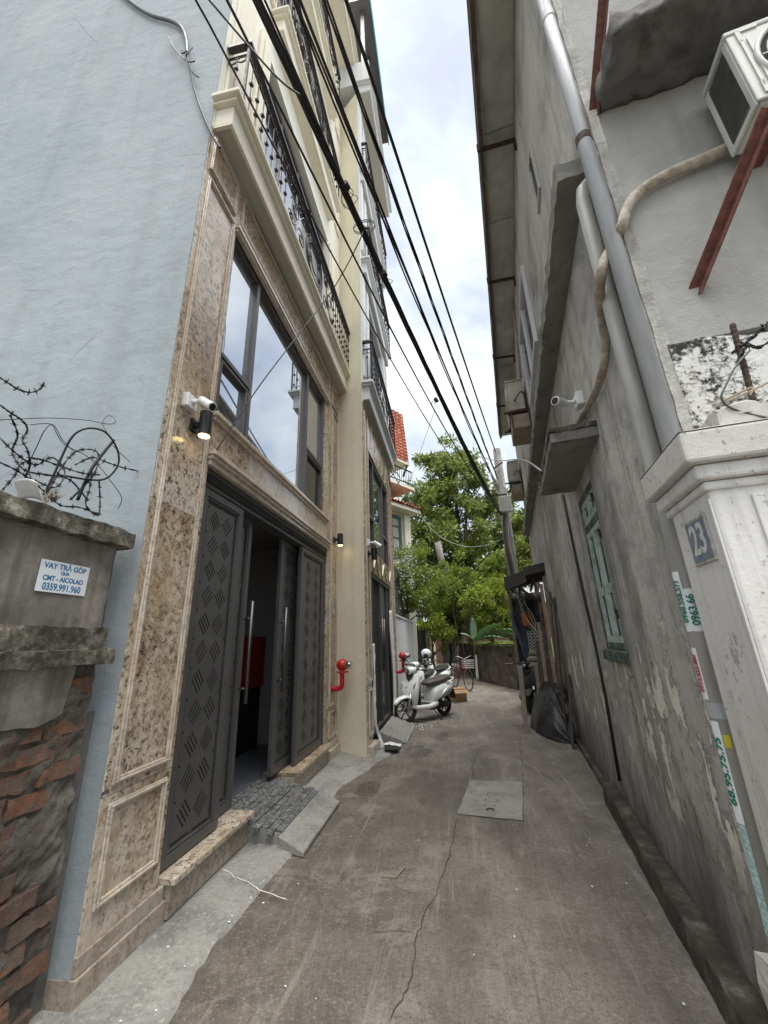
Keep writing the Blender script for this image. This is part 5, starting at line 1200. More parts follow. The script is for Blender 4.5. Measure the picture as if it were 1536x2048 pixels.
def make_scooter(lab, body='scooter_white', seat='seat_brown', steer=R(-16), emblem=True):
    o = thing('scooter', lab, 'scooter')
    wheel(o, .60, 0, .25, steer, wd=.055); wheel(o, -.58, 0, .225, 0, wd=.06)
    # front shield
    rows_ = [(.40, .30, .12, .05, 0), (.42, .40, .15, .06, 0), (.44, .52, .185, .085, 0), (.43, .64, .20, .095, 0), (.395, .77, .19, .08, 0), (.355, .89, .165, .06, 0), (.335, .965, .12, .045, 0)]
    MB().loft([ring((x, 0, z), a, b, 18, 2, 2.6) for x, z, a, b, t in rows_]).build('front_shield', body, o, smooth=True, sub=1)
    MB().loft([ring((x, 0, z), a, .008, 14, 2, 2.0) for x, z, a in ((.468, .80, .008), (.462, .85, .045), (.44, .905, .075), (.41, .955, .085))]).build('shield_insert', 'black_plastic', o, smooth=True)
    for s_ in (-1, 1): MB().tube([(.50, s_ * .13, .66), (.485, s_ * .15, .74), (.46, s_ * .155, .80)], [.006, .016, .006], 8).build('indicator', 'scooter_grey', o, smooth=True)
    if emblem:
        MB().tube([(.545, -.03, .70), (.555, 0, .665), (.545, .03, .70)], .005, 5).build('chevron_emblem', 'black_plastic', o)
    # inner leg shield
    MB().loft([ring((x, 0, z), a, .03, 14, 2, 2.6) for x, z, a in ((.33, .34, .15), (.335, .55, .165), (.31, .75, .15), (.29, .90, .10))]).build('leg_shield', 'black_plastic', o, smooth=True)
    # floorboard and skirts
    MB().loft([ring((x, 0, z), a, b, 16, 0, 4) for x, z, a, b in ((.45, .31, .09, .035), (.38, .29, .17, .05), (.10, .275, .185, .05), (-.10, .29, .175, .06), (-.2, .31, .16, .06))]).build('floorboard', body, o, smooth=True)
    MB().box(-.10, .34, -.13, .13, .328, .338).build('floor_mat', 'black_plastic', o)
    # rear body
    rows_ = [(-.08, .44, .12, .12), (-.15, .49, .165, .17), (-.30, .53, .19, .185), (-.48, .57, .19, .16), (-.66, .61, .165, .125), (-.80, .64, .11, .085), (-.87, .655, .06, .05)]
    MB().loft([ring((x, 0, z), a, b, 18, 0, 2.6) for x, z, a, b in rows_]).build('rear_body', body, o, smooth=True, sub=1)
    for s_ in (-1, 1): MB().loft([[Vector((x + dx, s_ * (y + dy), z + dz)) for dx, dy, dz in ((0, 0, -h), (0, .012, 0), (0, 0, h), (0, -.02, 0))] for x, y, z, h in ((-.22, .175, .42, .02), (-.35, .19, .50, .07), (-.5, .19, .55, .09), (-.66, .165, .60, .06), (-.74, .14, .62, .02))]).build('side_panel', 'scooter_grey', o, smooth=True)
    # seat
    rows_ = [(.02, .70, .07, .035), (-.06, .725, .125, .06), (-.18, .725, .145, .065), (-.32, .735, .15, .065), (-.48, .765, .155, .07), (-.66, .80, .14, .06), (-.76, .815, .08, .035)]
    MB().loft([ring((x, 0, z), a, b, 18, 0, 3) for x, z, a, b in rows_]).build('seat', seat, o, smooth=True, sub=1)
    MB().tube([(-.50, .16, .70), (-.72, .15, .76), (-.86, .08, .78), (-.86, -.08, .78), (-.72, -.15, .76), (-.50, -.16, .70)], .014, 8).build('grab_rail', body, o, smooth=True)
    # front mudguard and fork
    f = Vector((math.cos(steer), math.sin(steer), 0)); ax = Vector((-math.sin(steer), math.cos(steer), 0)); c = Vector((.60, 0, .235))
    rg = []
    for a in np.linspace(R(30), R(150), 12):
        d = f * math.cos(a) + UZ * math.sin(a); rr_ = .262 + .015 * math.sin(a); w_ = .075 * (.55 + .45 * math.sin(max(.15, a)))
        rg.append([c + d * (rr_ + dd) + ax * w_ * t for t, dd in ((-1, -.035), (-.8, .0), (0, .028), (.8, .0), (1, -.035), (.8, -.012), (0, .012), (-.8, -.012))])
    MB().loft(rg).build('front_mudguard', body, o, smooth=True)
    fk = MB()
    for s_ in (-1, 1): fk.cyl(c + ax * .075 * s_, Vector((.46, 0, .62)) + ax * .07 * s_, .018, .022, 10)
    fk.build('fork', 'alu', o, smooth=True)
    # handlebar, headlamp, mirrors
    hb = Vector((.335, 0, 1.0))
    MB().loft([[hb + f * (x + .0) + ax * p.y + UZ * (p.z + dz) for p in ring((0, 0, 0), a, b, 16, 0, 2.2)] for x, a, b, dz in ((.135, .055, .05, -.01), (.12, .085, .075, 0), (.06, .105, .09, .01), (-.02, .11, .075, .015), (-.09, .07, .045, .02))]).build('headlamp_cowl', body, o, smooth=True, sub=1)
    MB().lathe([(.055, .125), (.066, .128), (.066, .142), (.05, .150)], hb + UZ * -.005, f, 20).build('headlamp', 'black_plastic', o)
    MB().lathe([(.03, .1505), (.048, .151), (.04, .158)], hb + UZ * -.005, f, 18).build('headlamp_lens', 'pale_glass', o, smooth=True)
    br = MB(); br.tube([hb - f * .05 + ax * -.34 + UZ * .02, hb - f * .02 - ax * .15 + UZ * .03, hb - f * .02 + ax * .15 + UZ * .03, hb - f * .05 + ax * .34 + UZ * .02], .014, 8); br.build('handlebar', 'black_plastic', o, smooth=True)
    for s_ in (-1, 1):
        MB().cyl(hb - f * .035 + ax * s_ * .22 + UZ * .025, hb - f * .05 + ax * s_ * .36 + UZ * .02, .019, n=10).build('grip', 'black_plastic', o, smooth=True)
        MB().tube([hb - f * .0 + ax * s_ * .23 + UZ * .03, hb + f * .04 + ax * s_ * .36 + UZ * .035], .006, 6).build('brake_lever', 'alu', o)
        mr_ = MB(); mr_.tube([hb - f * .02 + ax * s_ * .18 + UZ * .03, hb + ax * s_ * .22 + UZ * .15, hb + ax * s_ * .26 + UZ * .20], .006, 6); mr_.lathe([(.02, -.018), (.055, -.010), (.055, .004), (.05, .006)], hb + ax * s_ * .26 + UZ * .235, -f, 16); mr_.build('mirror', 'black_plastic', o)
    # running gear
    MB().loft([ring((x, .0, z), a, b, 10, 0, 3) for x, z, a, b in ((-.12, .22, .07, .05), (-.35, .24, .10, .07), (-.60, .24, .10, .06), (-.68, .25, .08, .04))]).build('engine', 'black_plastic', o, smooth=True)
    MB().loft([ring((x, 0, z), a, .012, 10, 2, 2.4) for x, z, a in ((-.80, .60, .09), (-.86, .45, .085), (-.90, .33, .07))]).build('rear_mudguard', 'black_plastic', o, smooth=True)
    MB().box(-.905, -.88, -.05, .05, .56, .62).build('tail_lamp', 'red_paint', o, bevel=.006)
    MB().tube([(-.05, .10, .24), (-.10, .19, .12), (-.12, .24, .01), (-.16, .25, .012)], .009, 6).build('kickstand', 'black_plastic', o)
    return o
hd = math.atan2(-.77, -.64)
sc1 = make_scooter('white scooter with brown seat parked by the plastic-wrapped door'); sc1.location = (-.65, 8.74, .0); sc1.rotation_euler = (R(0), 0, hd); sc1.scale = (.95, 1.2, .92)
sc2 = copy_tree(sc1, (-.86, 10.55, 0), math.atan2(-.9, -.25), 'white scooter parked behind the one with the brown seat, against the white wall')
sc3_ = copy_tree(sc1, (-.62, 12.3, 0), math.atan2(-.85, -.45), 'white scooter parked beside the red bicycle and cardboard box')
for ob in bpy.data.objects:
    if ob.parent in (sc2, sc3_) and ob.name.startswith('seat'):
        ob.data = ob.data.copy(); ob.data.materials[0] = MT['black_plastic']
# black motorcycle half hidden behind the tarp on the right
sc4 = copy_tree(sc1, tuple(ST(9.9, .17, 0)), math.atan2(-.97, -.12), 'dark scooter nose sticking out from the tarpaulin stall')
for ob in bpy.data.objects:
    if ob.parent == sc4 and ob.type == 'MESH' and ob.data.materials and ob.data.materials[0].name in ('scooter_white', 'scooter_grey', 'seat_brown'):
        ob.data = ob.data.copy(); ob.data.materials[0] = MT['black_plastic']
# helmet on the second scooter's mirror
hm = MB(); hm.ball((0, 0, 0), .13, 16, 10, 1.1, .95, .95)
hlm = tag(hm.build('helmet', 'scooter_white', smooth=True), 'white motorcycle helmet resting on the handlebar of a parked scooter', 'helmet'); hlm.location = (-.78, 11.83, 1.02)
vz = MB(); vz.loft([ring((.10 + .0 * k, 0, z), a, .03, 12, 2, 2) for k, (z, a) in enumerate(((-.06, .09), (.0, .115), (.05, .10)))]); vz = vz.build('visor', 'black_plastic', None, smooth=True)
vz.parent = hlm; vz.location = (.04, 0, -.06); vz.rotation_euler = (0, 0, 0)
# bicycle
def bicycle(loc, rz, lab):
    o = thing('bicycle', lab, 'bicycle')
    for x in (-.52, .52):
        mb = MB(); mb.tube([(x + .32 * math.cos(a), 0, .335 + .32 * math.sin(a)) for a in np.linspace(0, 2 * math.pi, 29)[:-1]], .016, 6, closed=True); w_ = mb.build('wheel', 'tyre', o)
        mb = MB(); mb.tube([(x + .295 * math.cos(a), 0, .335 + .295 * math.sin(a)) for a in np.linspace(0, 2 * math.pi, 29)[:-1]], .008, 5, closed=True)
        for k in range(12): a = k * math.pi / 6; mb.tube([(x, 0, .335), (x + .3 * math.cos(a), 0, .335 + .3 * math.sin(a))], .0015, 3)
        mb.build('rim', 'alu', w_)
    mb = MB()
    for a, b in (((-.52, 0, .335), (-.12, 0, .30)), ((-.52, 0, .335), (-.2, 0, .72)), ((-.12, 0, .30), (-.22, 0, .82)), ((-.12, 0, .30), (.38, 0, .70)), ((-.18, 0, .62), (.37, 0, .76)), ((.52, 0, .335), (.36, 0, .84))): mb.tube([a, b], .016, 8)
    mb.build('frame', 'bike_red', o, smooth=True)
    MB().loft([ring((x, 0, .86), a, .025, 10, 0, 2) for x, a in ((-.36, .06), (-.3, .08), (-.2, .05), (-.1, .02))]).build('saddle', 'black_plastic', o, smooth=True)
    MB().tube([(.28, .28, .98), (.37, .2, .98), (.36, 0, .90), (.37, -.2, .98), (.28, -.28, .98)], .011, 8).build('handlebar', 'alu', o, smooth=True)
    mb = MB()
    for k in range(9):
        y = -.15 + .0375 * k; mb.tube([(.46, y, .88), (.48, y, .66), (.70, y * .85, .66), (.74, y, .88)], .003, 4)
    for zz_ in (.66, .72, .78, .84, .88): mb.tube([(.46, -.15, zz_), (.72, -.15, zz_), (.72, .15, zz_), (.46, .15, zz_)], .003, 4, closed=True)
    mb.build('basket', 'digit_pale', o)
    o.location = loc; o.rotation_euler = (0, 0, rz); return o
bicycle((.15, 13.6, 0), math.atan2(-.8, .35), 'red bicycle with a wire basket leaning by the parked scooters')
bx = MB(); bx.box(-.21, .21, -.16, .16, 0, .30); bx = tag(bx.build('cardboard_box', 'cardboard', bevel=.006), 'open brown cardboard box on the ground behind the white scooter', 'box'); bx.location = (-.02, 11.2, 0); bx.rotation_euler = (0, 0, .4)
for s_, (a, b, c_, d) in enumerate(((-.21, .21, .161, .30), (-.21, .21, -.30, -.161))):
    q = MB(); q.box(a, b, c_, d, .27, .276); q = q.build('flap', 'cardboard'); q.parent = bx; q.location = (0, .03 * (1 if c_ > 0 else -1) + (c_ + d) / 2, .24); q.rotation_euler = (R(-30) if c_ > 0 else R(30), 0, 0)
# ------------------------------------------------------------------ plastic wrapping and litter by house two
def pl1(u, v):
    z = .02 + 1.45 * v; y = 6.34 + .12 * u * (1 - .8 * v) * (.6 + .7 * abs(nz3(v * 5, 2))) + .03 * nz3(v * 4, u * 2); x = L2X + .02 + .02 * math.sin(u * 9 + v * 9) + .012 * nz3(v * 14, u * 5) + .34 * max(0, .22 - v) * (1 + .6 * u)
    return Vector((x, y, z))
cloth(pl1, 10, 40, 'plastic_wrap', 'plastic_sheet', 'loose white plastic wrap hanging down the near door jamb of the second house', 'plastic sheet', .002)
def pl2(u, v):
    z = .15 + 1.95 * v; return Vector((L2X + .025 + .03 * math.sin(u * 9 + v * 4), 8.14 + .46 * u * (1 - .9 * max(0, v - .8) * 5) + .12 * max(0, v - .8) * 5, z))
cloth(pl2, 8, 30, 'plastic_wrap', 'plastic_sheet', 'white plastic wrap tapering up the far door jamb of the second house', 'plastic sheet', .002)
cloth(lambda u, v: Vector((-1.16 + .28 * u, 6.48 + .18 * v + .05 * math.sin(u * 5), .035 + .03 * abs(nz3(u * 4, v * 4)))), 10, 8, 'plastic_scrap', 'plastic_sheet', 'crumpled white plastic lying at the foot of the second house', 'scrap', .003)
tag(MB().lathe([(.0, .0), (.10, .0), (.12, .02), (.10, .03)], (-.98, 6.32, .03), UZ, 14).build('dark_saucer', 'tyre'), 'small dark saucer lying on the pale strip near the second house', 'saucer')
rnd = random.Random(21)
lit = MB()
for k in range(170):
    if k < 50: x, y = rnd.uniform(-1.05, -.35), rnd.uniform(7.7, 8.6)
    elif k < 110: x, y = rnd.uniform(-1.7, -1.2), rnd.uniform(2.0, 6.0)
    else: x, y = rnd.uniform(-1.2, 1.0), rnd.uniform(2.0, 7.0)
    r_ = rnd.uniform(.002, .0055) * (2.6 if k < 50 else 1); a = rnd.uniform(0, 6.28); c_ = Vector((x, y, .022 if x < -1.25 else .006)); u = Vector((math.cos(a), math.sin(a), 0)); v = Vector((-u.y, u.x, 0))
    lit.add([c_ + u * r_ * 1.8, c_ + v * r_, c_ - u * r_ * 1.6, c_ - v * r_, c_ + UZ * r_ * .8], [(0, 1, 4), (1, 2, 4), (2, 3, 4), (3, 0, 4)])
tag(lit.build('litter', 'paper_white', recalc=False), 'tiny white chips of plaster and paper scattered on the ground', 'litter', kind='stuff')
for (x, y), sz in (((612, 1625), .02), ((745, 1560), .05), ((800, 1748), .012)): 
    pass
tag(MB().cyl(PZ(758, 1754) + UZ * .010, PZ(792, 1757) + UZ * .010, .0035, n=6).cyl(PZ(792, 1757) + UZ * .010, PZ(810, 1736) + UZ * .012, .0035, n=6).build('dry_twig', 'wood_beige'), 'thin pale bent twig lying on the road', 'twig')
# shallow puddles
n = N('puddle'); n.fin((.05, .042, .032), .04, None, 0, .6); n.b.inputs['Alpha'].default_value = .22
for cx_, cy_, rx, ry, nm in ((-.62, 6.35, .20, .34, 0), (-1.03, 4.85, .12, .22, 1), (-.30, 7.25, .13, .25, 2)):
    P = [Vector((cx_ + rx * (1 + .35 * nz3(math.cos(a) * 2 + nm, math.sin(a) * 2)) * math.cos(a), cy_ + ry * (1 + .35 * nz3(math.cos(a) * 2, math.sin(a) * 2 + nm, 4)) * math.sin(a), .0115)) for a in np.linspace(0, 2 * math.pi, 40)[:-1]]
    pd = MB(); pd.add(P, [tuple(range(len(P)))]); struct(pd.build('puddle', 'puddle', recalc=False))

# ------------------------------------------------------------------ white wall, posts and gates beyond
ww = thing('white_garden_wall', 'plain white garden wall with a beige edge behind the parked scooters', 'wall', (-1.4, 12, 0))
MB().box(-1.62, -1.36, 9.25, 15.1, 0, 2.08).build('wall_face', 'white_wall', ww, bevel=.02)
MB().box(-1.66, -1.32, 15.1, 15.5, 0, 2.25).build('end_post', 'villa_yellow', ww, bevel=.01)
MB().box(-1.66, -1.33, 9.24, 15.1, 2.081, 2.13).build('coping', 'white_wall', ww, bevel=.01)
# balcony rail / dark louvred screen above the wall
ls = thing('louvre_screen', 'dark slatted metal screen above the white garden wall', 'screen', (-1.5, 13, 2.1))
mb = MB(); mb.box(-1.50, -1.46, 10.6, 10.66, 2.13, 3.0); mb.box(-1.50, -1.46, 19.5, 19.56, 2.13, 3.6); mb.build('post', 'gate_dark', ls)
for k in range(16): MB().bar((-1.48, 11.0, 2.2 + .085 * k), (-1.48, 21.5, 2.2 + .095 * k), .012, .055).build('slat', 'gate_dark', ls)
gt = thing('metal_gate', 'dark green metal gate between beige posts', 'gate', (-1.4, 18.5, 0))
MB().box(-1.5, -1.44, 15.5, 21.9, .05, 2.1).build('gate_sheet', 'gate_dark', gt)
for k in range(22): MB().box(-1.437, -1.42, 15.6 + .29 * k, 15.63 + .29 * k, .08, 2.05).build('gate_bar', 'gate_dark', gt)
MB().box(-1.5, -1.44, 22.31, 27.0, .05, 2.1).build('gate_sheet', 'gate_dark', gt)
for y_, lab in ((21.92, 'beige gate post in the middle of the dark green gate'), (27.01, 'beige gate post at the far end of the dark green gate')):
    pp_ = thing('gate_post', lab, 'post', (-1.4, y_ + .2, 0)); MB().box(-1.58, -1.22, y_, y_ + .38, 0, 2.3).build('shaft', 'villa_yellow', pp_, bevel=.01); MB().box(-1.63, -1.17, y_ - .05, y_ + .43, 2.3005, 2.4).build('cap', 'villa_yellow', pp_, bevel=.01)
fw_ = thing('far_gate_wall', 'far brick wall with a small red tiled coping and dark gate', 'wall', (-.3, 29, 0))
MB().box(-1.2, -.75, 28, 28.4, 0, 1.9).build('brick_pier', 'brick_far', fw_); MB().box(-.749, .1, 28.1, 28.2, 0, 1.85).build('dark_gate', 'gate_dark', fw_); MB().box(.101, .5, 28, 28.4, 0, 1.9).build('brick_pier', 'brick_far', fw_); MB().box(.501, 3.4, 28, 28.3, 0, 1.7).build('wall_face', 'back_wall', fw_)
MB().extr([Vector((-1.4, 27.7, 1.9)), Vector((-1.4, 28.2, 2.25)), Vector((-1.4, 28.7, 1.9))], (2.3, 0, 0)).build('tiled_coping', 'roof_tile', fw_)

# mossy dark wall where the alley bends
bk = thing('mossy_back_wall', 'dark streaked wall with mossy coping at the bend of the alley', 'wall', (1.3, 15, 0))
pts = [(2.35, 12.3), (1.80, 13.25), (.86, 16.1), (.30, 20.5), (.2, 28)]
for (x0, y0), (x1, y1) in zip(pts[:-1], pts[1:]):
    d = Vector((x1 - x0, y1 - y0, 0)); nn_ = Vector((d.y, -d.x, 0)).normalized(); F_b = fr(d.normalized(), nn_, UZ, (x0, y0, 0))
    mb = MB(F_b); rough_box(mb, 0, d.length + .03, .0, .22, -.02, 1.22, .12, .02, 4, x0); mb.build('wall_face', 'back_wall', bk)
    mb = MB(F_b); rough_box(mb, -.02, d.length + .05, -.06, .28, 1.225, 1.31, .08, .025, 6, x0 + 3); mb.build('coping', 'moss', bk)
cloth(lambda u, v: Vector((.83 - .10 * u * (1 - v * .6) , 16.0 + .12 * u, .05 + 1.1 * v)), 4, 10, 'white_tarp', 'plastic_sheet', 'narrow white cloth hanging on the dark mossy wall', 'cloth', .01)
# earth terrace behind the wall
tr_ = MB(); tr_.grid(lambda a, b: (lambda x, y: (x, y, .9 + .25 * nz3(x * .4, y * .4) + .04 * (y - 14)))(.4 + 8 * a, 12.4 + 22 * b) if 1 else None, 24, 40)
tr_.v = [Vector((max(p.x, float(np.interp(p.y, [12.3, 13.25, 16.1, 20.5, 28, 40], [2.6, 2.05, 1.12, .55, .45, .45]))), p.y, p.z)) for p in tr_.v]
struct(tr_.build('terrain', 'moss', smooth=True))
# brick house with white rails behind the plants
bh = thing('brick_stair_house', 'brown brick house with white stair rails seen through the bushes', 'house', (2, 25, 0))
MB().box(.3, 6, 25, 28, 0, 3.4).build('wall', 'brick_far', bh)
mb = MB()
for k in range(26): mb.box(.4 + .2 * k, .43 + .2 * k, 24.85, 24.88, 3.4, 4.3)
for zz_ in (3.4, 3.85, 4.3): mb.box(.3, 5.6, 24.84, 24.89, zz_, zz_ + .06)
mb.build('stair_rail', 'white_trim', bh)
for k in range(3): MB().box(1 + 1.6 * k, 1.9 + 1.6 * k, 24.95, 24.999, 1.6, 2.9).build('window', 'dark_glass', bh)
fb = thing('distant_block', 'pale distant apartment block with roof tanks above the trees', 'building', (5, 60, 0))
MB().box(3.6, 14, 58, 66, 0, 17.5).build('wall', 'white_trim', fb)
for k in range(3):
    for j in range(4): MB().box(4.4 + 2.2 * j, 5.4 + 2.2 * j, 57.9, 57.999, 8 + 3 * k, 9.4 + 3 * k).build('window', 'dark_glass', fb)
mb = MB()
for k in range(10): mb.box(3.7 + .5 * k, 3.75 + .5 * k, 58.1, 58.15, 17.5, 18.7)
mb.box(3.7, 8.3, 58.1, 58.16, 18.1, 18.15); mb.box(3.7, 8.3, 58.1, 58.16, 18.65, 18.7); mb.build('roof_rail', 'frame_grey', fb)

# ------------------------------------------------------------------ yellow villa with red tiles
vl = thing('yellow_villa', 'pale yellow villa with red tiled roofs and green louvred shutters', 'villa', (-2.6, 14, 0))
az = R(34); dv = Vector((math.sin(az), math.cos(az), 0)); nv = Vector((math.cos(az), -math.sin(az), 0)); vc = Vector((-1.42, 14.6, 0))
FV = fr(-dv, nv, UZ, vc)                # along goes back toward the camera-left, out faces the alley
V = lambda: MB(FV)
V().box(0, 5.5, -3.5, 0, 0, 6.15).build('wall', 'villa_yellow', vl)
V().box(-.12, .22, .0005, .10, 0, 6.1).build('corner_pilaster', 'cream_trim', vl)
V().box(-.3, 5.6, -3.5, .50, 6.151, 6.28).build('eave', 'cream_trim', vl)
vw = V(); sweep_frame(vw, .36, 1.48, 4.25, 6.02, .09, .0005, .05); vw = vw.build('shutter_window', 'villa_green', vl)
for a in (.45, .92):
    mb = V(); sweep_frame(mb, a, a + .46, 4.34, 5.93, .06, .005, .04); mb.box(a + .06, a + .40, .006, .038, 5.1, 5.17); mb.box(a + .06, a + .40, .006, .038, 5.55, 5.61); lf = mb.build('shutter_leaf', 'villa_green', vw)
    for z0, z1 in ((4.41, 5.09), (5.18, 5.54), (5.62, 5.86)):
        k = z0
        while k < z1: V().bar((a + .06, .02, k), (a + .40, .02, k), .028, .014, (0, .7, .7)).build('slat', 'white_trim', lf); k += .062
V().box(.28, 1.56, .0005, .13, 4.12, 4.245).build('window_sill', 'cream_trim', vl)
# tiles: lower hipped roof
def tiles(F, u0, u1, nrows, w0, z0, dw, dz, name_parent, tw=.17):
    pr = None
    nt = int((u1 - u0) / tw); sl_ = math.atan2(dz, dw)
    for r_ in range(nrows):
        for k in range(nt):
            o = Matrix(F) @ Matrix.Translation((u0 + tw * (k + .5), w0 - dw * r_, z0 + dz * r_ + .002 * (k % 2))) @ Matrix.Rotation(-sl_ + .2, 4, 'X')
            if pr is None:
                mb = MB(); rg = []
                for y in (0.04, -(math.hypot(dw, dz) + .03)):
                    rg.append([Vector((tw * .52 * t, y, .065 * (1 - t * t * 1.1) + (0 if q else .016))) for q, t in [(1, -1), (1, -.5), (1, 0), (1, .5), (1, 1), (0, 1), (0, .5), (0, 0), (0, -.5), (0, -1)]])
                mb.loft(rg); pr = mb.build('roof_tile', 'roof_tile', name_parent, smooth=False)
                l, q_, s_ = o.decompose(); pr.location = l; pr.rotation_euler = q_.to_euler(); pr.scale = s_
            else: inst(pr, 'roof_tile', o, name_parent)
rf = V(); rf.add([(-.35, .55, 6.285), (5.6, .55, 6.285), (5.6, -1.2, 7.16), (-.35, -1.2, 7.16), (-.35, -1.2, 6.285), (5.6, -1.2, 6.285)], [(0, 1, 2, 3), (0, 4, 5, 1), (0, 3, 4), (1, 5, 2)]); rf = rf.build('lower_roof', 'roof_tile', vl)
tiles(FV, -.30, 2.2, 7, .52, 6.31, .24, .12, rf, .16)
V().box(-.1, 5.5, -3.4, -1.0, 6.29, 8.3).build('upper_wall', 'villa_yellow', vl)
V().box(-.25, 5.5, -1.02, .30, 7.16, 7.28).build('terrace_slab', 'cream_trim', vl)
mb = V(); mb.bar((-.2, .25, 7.95), (2.4, .25, 7.95), .04, .04); mb.bar((-.2, .25, 7.4), (2.4, .25, 7.4), .03, .03)
for k in range(24): mb.tube([(-.2 + .11 * k, .25, 7.28), (-.2 + .11 * k, .25, 7.95)], .010, 5)
mb.build('terrace_rail', 'iron', vl)
# steep tiled mansard above
mn = V(); mn.add([(-.08, .15, 8.35), (5.5, .15, 8.35), (5.5, -.05, 10.6), (-.08, -.05, 10.6), (-.08, -3.4, 8.35), (5.5, -3.4, 8.35), (5.5, -3.2, 10.6), (-.08, -3.2, 10.6)], [(0, 1, 2, 3), (4, 7, 6, 5), (0, 3, 7, 4), (1, 5, 6, 2), (3, 2, 6, 7), (0, 4, 5, 1)]); mn = mn.build('mansard_roof', 'roof_tile', vl)
tiles(FV, -.12, 1.7, 15, .17, 8.40, .0135, .150, mn, .24)
tiles(FV, -.12, 1.7, 3, -.03, 10.62, .13, .07, mn, .24)
V().box(-.14, 5.5, -3.45, .22, 8.24, 8.345).build('mansard_eave', 'cream_trim', vl)
for k in range(3): V().bar((.0 + .8 * k, -.05, 7.8), (.0 + .8 * k, .2, 8.23), .06, .06).build('eave_bracket', 'old_timber', vl)

# ------------------------------------------------------------------ vegetation
def leaves(mb, centre, rad, n_, ls, rnd, long=1.9, shell=.8, droop=.35, squash=1.0):
    for _ in range(n_):
        d = Vector((rnd.gauss(0, 1), rnd.gauss(0, 1), rnd.gauss(0, 1))).normalized(); r_ = rad * (rnd.random() ** shell)
        p = centre + Vector((d.x * r_, d.y * r_, d.z * r_ * squash)); a = (d + Vector((rnd.gauss(0, .6), rnd.gauss(0, .6), rnd.gauss(0, .5) - droop))).normalized()
        s_ = a.cross(Vector((rnd.gauss(0, 1), rnd.gauss(0, 1), rnd.gauss(0, .6)))); s_ = s_.normalized() if s_.length > .01 else XV; l_ = ls * rnd.uniform(.7, 1.35)
        mb.add([p, p + a * l_ * long * .5 + s_ * l_ * .33, p + a * l_ * long, p + a * l_ * long * .5 - s_ * l_ * .33], [(0, 1, 2, 3)])
def tree(name, lab, cat, base, trunk_h, clumps, m, nl, ls, seed, tr=.16, limbs=True, **kw):
    rnd = random.Random(seed); o = thing(name, lab, cat, base); base = Vector(base); top = base + UZ * trunk_h
    mb = MB(); P = [base + Vector((.12 * nz3(k * .5, seed), .12 * nz3(seed, k * .5), trunk_h * k / 6)) for k in range(7)]; mb.tube(P, [tr * (1.15 - .6 * k / 6) for k in range(7)], 9)
    for c_, r_ in clumps:
        c_ = Vector(c_); k = rnd.randrange(3, 7); a = P[k]; mid = a.lerp(c_, .5) + Vector((rnd.gauss(0, .15), rnd.gauss(0, .15), -.1)); mb.tube(smoothline([a, mid, c_], 4), [tr * .5 * (1 - .8 * i / 8) for i in range(9)], 6)
        for _ in range(4):
            e = c_ + Vector((rnd.gauss(0, 1), rnd.gauss(0, 1), rnd.gauss(0, .8))).normalized() * r_ * .8; mb.tube([mid.lerp(c_, .6), (c_ + e) / 2 + UZ * .1, e], [tr * .16, tr * .1, tr * .04], 5)
    mb.build('trunk', 'bark', o, smooth=True)
    lv = MB()
    for c_, r_ in clumps:
        sub = max(6, int(r_ * 22))
        for _ in range(sub):
            d = Vector((rnd.gauss(0, 1), rnd.gauss(0, 1), rnd.gauss(0, .9))) * r_ * .55
            leaves(lv, Vector(c_) + d, rnd.uniform(.18, .42) * (r_ ** .5), int(nl * r_ / sub), ls, rnd, **kw)
    lv.build('crown', m, o, recalc=False); return o
def Pc(x, y, Y): return PY(x, y, Y)
big = [(Pc(x, y, Y), r_) for x, y, Y, r_ in ((905, 915, 20, 1.0), (880, 960, 19.5, 1.1), (940, 950, 20, 1.1), (860, 1010, 19, 1.1), (910, 1010, 20, 1.3), (965, 1010, 20.5, 1.2), (1000, 1000, 21, .9), (845, 1060, 18.5, 1.0), (890, 1070, 19, 1.3), (950, 1075, 20, 1.3), (1000, 1070, 21, 1.1), (850, 1110, 18.5, .9), (920, 1130, 19.5, 1.2), (985, 1130, 20.5, 1.1), (1045, 1060, 22, .7), (1060, 1100, 21, .8), (835, 1000, 19, .6), (870, 920, 19.5, .6), (880, 1160, 20, 1.0), (930, 1180, 21, 1.0), (850, 1170, 20, .8), (910, 1210, 21, .9))]
tree('leafy_tree', 'tall leafy green tree rising behind the villa and the bend of the alley', 'tree', (.9, 19.8, 0), 5.2, big, 'leaf_dark', 1500, .115, 3, .22, droop=.5, long=2.4)
tree('leafy_tree', 'lower pale green tree between the villa and the concrete pole', 'tree', (1.6, 17.5, 0), 2.9, [(Pc(x, y, 17.5), r_) for x, y, r_ in ((960, 1150, .8), (1000, 1130, .7), (930, 1175, .7), (1040, 1110, .6), (985, 1180, .8), (900, 1150, .6))], 'leaf_mid', 2200, .085, 5, .10, droop=.3)
tree('flowering_shrub', 'overhanging shrub with small pale flowers spilling over the white wall', 'shrub', (-1.9, 13.2, 0), 2.6, [(Pc(x, y, Y), r_) for x, y, Y, r_ in ((815, 1140, 12.8, .55), (835, 1120, 13.2, .55), (800, 1165, 12.0, .4), (860, 1150, 13.8, .6), (840, 1175, 13.0, .55), (870, 1190, 14.2, .55), (820, 1195, 12.6, .4), (885, 1165, 14.5, .55))], 'leaf_mid', 3000, .055, 8, .07, long=1.7)
fl = MB(); rnd = random.Random(77)
for _ in range(260):
    x, y = rnd.gauss(808, 16), rnd.gauss(1140, 32); p = Pc(x, y, rnd.uniform(11.6, 12.2)); r_ = rnd.uniform(.012, .03)
    fl.add([p + XV * r_, p + UZ * r_, p - XV * r_, p - UZ * r_ + YV * r_], [(0, 1, 2, 3)])
